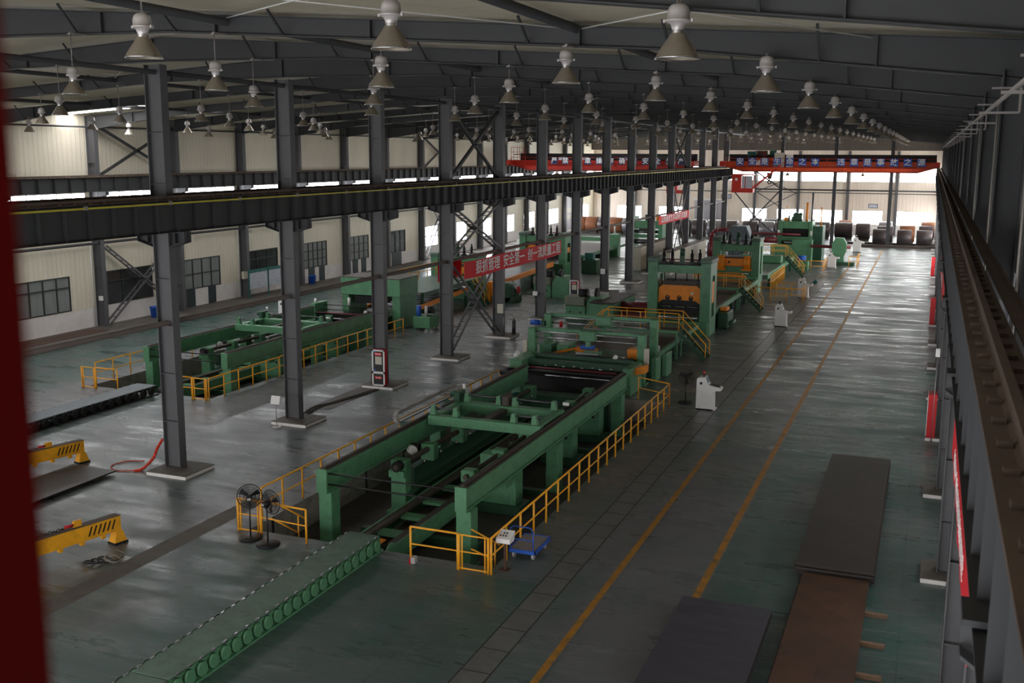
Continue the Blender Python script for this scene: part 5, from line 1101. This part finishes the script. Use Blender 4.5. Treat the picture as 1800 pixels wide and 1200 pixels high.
t = thing('leveller', 'green leveller stand far down the left bay beside the crossed bracing', 'machine', (-31.5, 124, 0)); part(t, 'frame', 'green', (-33.4, -32.9, 123, 126, 0, 4.3, .04)); part(t, 'frame', 'green', (-29.8, -29.3, 123, 126, 0, 4.3, .04)); part(t, 'beam', 'green', (-32.9, -29.8, 123.2, 125.8, 3.0, 3.9, .03)); part(t, 'beam', 'green', (-32.9, -29.8, 123.2, 125.8, 1.9, 2.3, .03)); part(t, 'rollers', 'dsteel', ('tube', (-32.9, 123.6, 2.6), (-29.8, 123.6, 2.6), .2, 10), ('tube', (-32.9, 123.6, 1.4), (-29.8, 123.6, 1.4), .3, 10)); part(t, 'top_gear', 'orange', (-30.3, -29.9, 124, 124.5, 3.9, 4.6), ('m', 'black'), (-31.6, -30.8, 123.8, 124.8, 3.9, 4.6))
def parapet(label, x0, x1, y0, y1, h):
    t = thing('cable_bunker', label, 'low wall', ((x0+x1)/2, y0, 0), 'cream low walls between the bays'); part(t, 'wall', 'cream', (x0, x1, y0, y1, 0, h, .02)); part(t, 'coping', 'grime', (x0+.05, x1-.05, y0+.05, y1-.05, h, h+.03)); return t
parapet('cream low wall left of the ninth visible middle column', -28.05, -27.05, 104.6, 119.0, 2.35); parapet('cream low wall right of the ninth visible middle column', -24.4, -23.3, 101.5, 119, 2.2)
t = thing('pale_coil', 'pale wrapped coil beside the far end of the cream low wall', 'coil', (-22.5, 121, 0)); part(t, 'wrap', 'coilgrey', ('tube', (-23.5, 121.5, .9), (-21.2, 121.5, .9), .85, 24)); part(t, 'cradle', 'timber', (-23.3, -21.4, 120.9, 122.1, 0, .15))
for k, (x, y) in enumerate(((-41.6, 104), (-42.6, 112))):
    t = thing('electric_cabinet', ['white electric cabinet beside the far left sheet table, nearer one', 'white electric cabinet beside the far left sheet table, farther one'][k], 'cabinet', (x, y, 0)); part(t, 'case', 'white', (x-.9, x+.9, y, y+.6, 0, 2.1, .02)); part(t, 'door_seam', 'column', (x-.01, x+.01, y-.004, y, .1, 2.0))
# ================================================================== COILS
cn = [0]
def coil(x0, x1, y, r, m, lab):
    mb = MB(); mb.m(m); L = x1-x0
    mb.lathe([(.28, 0), (.3, -.0), (r-.02, 0), (r, .02), (r, L-.02), (r-.02, L), (.28, L), (.28, 0)], (x0, y, r+.16), (1, 0, 0), 28)
    mb.m('grime').box(x0+.1, x1-.1, y-r*.6, y-r*.35, 0, .26+.05).box(x0+.1, x1-.1, y+r*.35, y+r*.6, 0, .31)
    tag(mb.build('steel_coil'), lab, 'coil', 'steel coils by the end wall')
N_ = ['first', 'second', 'third', 'fourth', 'fifth', 'sixth', 'seventh', 'eighth', 'ninth', 'tenth', 'eleventh', 'twelfth']
for k, (a, b) in enumerate(((-6.75, -5.05), (-3.75, -2.0), (-1.4, .5))): coil(a, b, 146.4, 1.02, 'coil', 'dark steel coil in the front row, %s from the left' % N_[k])
for k, (a, b, y, r, m_) in enumerate(((-15.2, -13.1, 156.5, 1.1, 'coil'), (-12.4, -10.0, 157.2, 1.08, 'coil'), (-9.4, -7.55, 155.0, 1.12, 'coil'), (-6.4, -4.4, 150.6, 1.1, 'coil'), (-3.6, -1.7, 152.5, 1.1, 'coilrust'), (-1.2, .6, 152.6, 1.12, 'coil'))): coil(a, b, y, r, m_, 'dark steel coil in the second row of the right bay, %s from the left' % N_[k] if m_ == 'coil' else 'rusty steel coil in the second row of the right bay')
for k, (a, b, m_) in enumerate(((-12.2, -10.4, 'coilrust'), (-6.7, -4.9, 'coilgrey'), (-1.0, .8, 'coilrust'), (-17.7, -15.6, 'coil'), (-20.2, -18.1, 'coilgrey'), (-22.8, -20.5, 'coil'), (-25, -23.2, 'coil'))): coil(a, b, 161.0, 1.12, m_, '%s steel coil in the back row of the right bay, %s from the left' % ({'coil': 'dark', 'coilgrey': 'pale grey', 'coilrust': 'rusty'}[m_], N_[(4, 5, 6, 3, 2, 1, 0)[k]]))
for k, (a, b, m_) in enumerate(((-27.4, -25.4, 'coil'), (-29.6, -27.7, 'coilgrey'), (-31.8, -29.9, 'coil'), (-33.9, -32.1, 'coil'), (-40.2, -38.3, 'coil'), (-42.2, -40.4, 'coilgrey'), (-44.1, -42.3, 'coilrust'), (-46.0, -44.2, 'coil'), (-47.9, -46.1, 'coilrust'), (-49.8, -48.0, 'coilrust'))): coil(a, b, 152.5, 1.15, m_, 'steel coil in the left bay row, %s from the middle columns' % N_[k])
for k, (a, b, m_) in enumerate(((-24.6, -22.6, 'coil'), (-22.3, -20.3, 'coilgrey'), (-20.0, -18.1, 'coil'), (-17.8, -15.9, 'coil'))): coil(a, b, 152.8, 1.15, m_, 'steel coil behind the tall far machine, %s from the left' % N_[k])
mb = MB(); mb.m('grime').box(-8, 1.2, 143.6, 144.0, 0, .35); tag(mb.build('coil_kerb'), 'low dark kerb in front of the front row of coils', 'kerb')
mb = MB(); mb.m('grime').box(-10, 1.2, 147.9, 148.6, 0, .3); tag(mb.build('coil_cradle'), 'low dark cradle behind the front row of coils', 'cradle')
# notices on the end wall
for k, (a, b, z0, z1) in enumerate(((-8.55, -7.25, 3.95, 4.55), (-30.5, -28.9, 4.95, 5.6))):
    t = thing('wall_notice', ['white notice with a dark frame above an end wall window', 'pale notice above the shutter of the end wall'][k], 'notice', (a, YB-.05, z0)); part(t, 'frame', 'navy', (a, b, YB-.06, YB-.01, z0, z1)); part(t, 'sheet', 'paper', (a+.08, b-.08, YB-.07, YB-.06, z0+.08, z1-.08))
# ================================================================== OVERHEAD CRANES
def crane(label, x0, x1, y, chars, mm, plate, main, sz, gap_after, xs0, xs1, zc, right):
    t = thing('overhead_crane', label, 'crane', ((x0+x1)/2, y, 9.7), 'overhead cranes')
    part(t, 'front_girder', main, ('prism', [(x0+.6, 10.25), (x0+2.6, 9.72), (x1-2.4, 9.72), (x1-.4, 10.25), (x1-.4, 10.9), (x0+.6, 10.9)], 'y', y, y+.5))
    part(t, 'girder_flange', 'dred', ('prism', [(x0+.6, 10.2), (x0+2.6, 9.62), (x1-2.4, 9.62), (x1-.4, 10.2), (x1-.4, 10.25), (x1-2.4, 9.72), (x0+2.6, 9.72), (x0+.6, 10.25)], 'y', y-.1, y+.6))
    part(t, 'walkway', 'red', (x0+.6, x1-.4, y-.9, y, 10.15, 10.2)); part(t, 'rear_girder', 'black', (x0+.6, x1-.4, y+2.4, y+2.9, 10.4, 11.75)); part(t, 'cable_gantry', 'black', (x0+.6, x1-.4, y+.1, y+.3, 11.55, 11.65))
    for x in (x0+.3, x1-.3): part(t, 'end_carriage', 'red', (x-.3, x+.3, y-1, y+3.8, 10.3, 10.9, .04)); part(t, 'wheel', 'black', ('tube', (x-.1, y-.6, 10.36), (x+.1, y-.6, 10.36), .13, 12), ('tube', (x-.1, y+3.4, 10.36), (x+.1, y+3.4, 10.36), .13, 12))
    n = int((x1-x0)/2); yr = y-.88
    part(t, 'handrail', 'red', ('tube', (x0+.6, yr, 11.25), (x1-.4, yr, 11.25), .03, 6), ('tube', (x0+.6, yr, 10.75), (x1-.4, yr, 10.75), .025, 6))
    for k in range(n+1): x = x0+.6+(x1-x0-1)*k/n; part(t, 'handrail_post', 'red', ('tube', (x, yr, 10.2), (x, yr, 11.25), .03, 6))
    N = len(chars); X = xs0
    pos = [xs0+(xs1-xs0)*k/(len(chars)-1) for k in range(len(chars))]
    for ch, x in zip(chars, pos):
        if ch == ' ': continue
        p = part(t, 'letter_plate', plate, (x-sz/2, x+sz/2, yr-.06, yr-.04, zc-sz/2, zc+sz/2)); text_mesh(ch, sz*.92, 'letter', 'character', (x, yr-.065, zc), (math.pi/2, 0, 0), p)
    return t
c1 = crane('red overhead crane with white and blue letter plates in the right bay', -24.7, .75, 134, '安全是生命之本 违章是事故之源', 1, 'plateblue', 'rorange', .92, 7, -22.2, -1.3, 10.85, True)
c2 = crane('dark red overhead crane with navy letter plates in the left bay', -50.4, -26.4, 127, '严禁违章操作确保安全生产', 1, 'navy', 'red', .85, 6, -44.0, -28.0, 10.85, False)
def cab(t, x0, x1, y, flip=1):
    part(t, 'cab_body', 'red', (x0, x0+(x1-x0)*.45, y-1.6, y-.2, 7.6, 9.2, .04)); part(t, 'cab_frame', 'red', (x0, x1, y-1.6, y-.2, 7.1, 7.62), (x0, x1, y-1.6, y-.2, 9.2, 9.35), *[('bar', (a, b, 7.6), (a, b, 9.3), .07, .07) for a in (x1-.04, (x0+x1)/2+.35) for b in (y-1.56, y-.24)])
    part(t, 'cab_window', 'paper', (x0+(x1-x0)*.47, x1-.1, y-1.5, y-1.48, 7.65, 9.15), label='bright cab window'); part(t, 'cab_hanger', 'red', ('bar', (x0+.2, y-.8, 9.3), (x0+.2, y-.8, 10.2), .08, .08), ('bar', (x1-.2, y-.8, 9.3), (x1-.2, y-.8, 10.2), .08, .08)); part(t, 'cab_ladder', 'red', ('bar', (x1-.1, y-1.2, 7.6), (x1+3.2, y-1.2, 10.5), .1, .22), ('bar', (x1-.1, y-.9, 7.6), (x1+3.2, y-.9, 10.5), .06, .12))
cab(c1, -23.0, -20.4, 134)
part(c1, 'cab_badge', 'white', ('tube', (-22.45, 132.39, 8.7), (-22.45, 132.37, 8.7), .17, 14), label='small round badge')
part(c2, 'cab_body', 'red', (-29.6, -28.3, 125.6, 126.9, 7.1, 8.9, .04), (-28.3, -27.2, 125.6, 126.9, 7.1, 7.5)); part(c2, 'cab_hanger', 'red', (-29.5, -29.4, 126, 126.2, 8.9, 10.2), (-28.5, -28.4, 126, 126.2, 8.9, 10.2))
part(c1, 'trolley', 'rorange', (-21.4, -18.6, 134.2, 136.8, 10.95, 11.35, .04)); part(c1, 'hoist_motor', 'teal', ('tube', (-21.6, 135, 11.75), (-20.6, 135, 11.75), .38, 14)); part(c1, 'hoist_motor', 'teal', ('tube', (-18.9, 135.2, 11.9), (-18.1, 135.2, 11.9), .35, 14)); part(c1, 'hoist_drum', 'rust', ('tube', (-20.4, 135, 11.8), (-19.2, 135, 11.8), .4, 16)); part(c1, 'winch_case', 'dred', (-19.8, -19.3, 134.6, 135.6, 11.35, 12.1, .05))
part(c1, 'electric_cabinet', 'cream', (-18.1, -16.9, 133.3, 133.7, 10.2, 11.95, .02), label='cream electric cabinet'); part(c1, 'electric_cabinet', 'white', (-16.7, -15.9, 133.3, 133.7, 10.2, 11.75, .02), label='white electric cabinet'); part(c1, 'white_drum', 'white', ('tube', (-20.6, 133.4, 10.75), (-19.8, 133.4, 10.75), .3, 12))
part(c2, 'trolley', 'dgreen', (-31.5, -27.8, 127.4, 129, 11.0, 11.7, .04)); part(c2, 'cable_cage', 'red', *[('tube', (a, b, 10.9), (a, b, 12.5), .03, 6) for a in (-49.8, -49.0, -48.2) for b in (126.2, 127)], ('tube', (-49.8, 126.2, 12.5), (-48.2, 126.2, 12.5), .03, 6), ('tube', (-49.8, 126.2, 11.9), (-48.2, 126.2, 11.9), .03, 6))
for k in range(7): part(c2, 'walkway_panel', 'paper', (-46.3+2.8*k, -45.4+2.8*k, 126.2, 126.22, 10.95, 11.3))
t = thing('crane_hook', 'hook block hanging below the right bay crane', 'hook', (-18.75, 134.6, 8.2)); part(t, 'sheave_block', 'rust', ('prism', [(-18.95, 8.75), (-18.55, 8.75), (-18.4, 9.5), (-19.1, 9.5)], 'y', 134.4, 134.9)); part(t, 'hook', 'black', ('ring', (-18.75, 134.65, 8.35), (0, 1, 0), .2, .07, 14, 6), ('tube', (-18.75, 134.65, 8.5), (-18.75, 134.65, 8.8), .07, 8)); part(t, 'wire_rope', 'black', *[('tube', (-18.95+.13*k, 134.65, 9.5), (-18.95+.13*k, 134.65, 11.0), .015, 5) for k in range(4)])
for k, (x, y, z) in enumerate(((-16.4, 133.0, 9.72), (-7.7, 133.0, 9.72), (-46.9, 126.0, 9.72), (-43.6, 126.0, 9.72), (-31.0, 126.0, 9.72))):
    t = thing('crane_lamp', ['small lamp under the right crane near its cabinets', 'small lamp under the middle of the right crane', 'small lamp under the left end of the left crane', 'second small lamp under the left crane', 'small lamp under the right end of the left crane'][k], 'lamp', (x, y, z-.6), 'lamps under the cranes'); part(t, 'shade', 'lampcone', ('lathe', [(.3, 0), (.12, .28), (.07, .4)], (x, y, z-.5), (0, 0, 1), 16)); part(t, 'stem', 'red', ('tube', (x, y, z-.12), (x, y, z+.44), .05, 8), (x-.05, x+.05, y, y+1.0, z+.42, z+.48))
# ================================================================== NEAR CRANE CAB FRAME (blurred red post at the left)
D_ = Fv+Rv*((46-900)/FPX)+Uv*0; Pp = Vector((0, 0, HC))+D_*.62
t = thing('crane_cab_frame', 'blurred red corner post of the crane cab close to the camera', 'crane cab', (Pp.x-.05, Pp.y, 10.3))
hx = Rv.x*.0
mb = MB(); mb.m('postred'); r_ = Vector((Rv.x, Rv.y, 0)).normalized(); f_ = Vector((-r_.y, r_.x, 0)); A = Vector((Pp.x, Pp.y, 0))
rd = Vector((D_.x, D_.y, 0)).normalized()
q = [A, A-r_*.14, A-r_*.14+rd*.1, A+rd*.1]
mb.hexa([(p.x, p.y, 10.3) for p in q]+[(p.x, p.y, 12.8) for p in q]); mb.build('corner_post', t)
part(t, 'floor_plate', 'postred', (-1.2, .35, -1.2, .62, 10.24, 10.3)); part(t, 'end_truck', 'postred', (.5, .8, -2.6, .2, 10.16, 10.5)); part(t, 'bracket', 'postred', (.3, .5, -1.0, -.6, 10.2, 10.3))
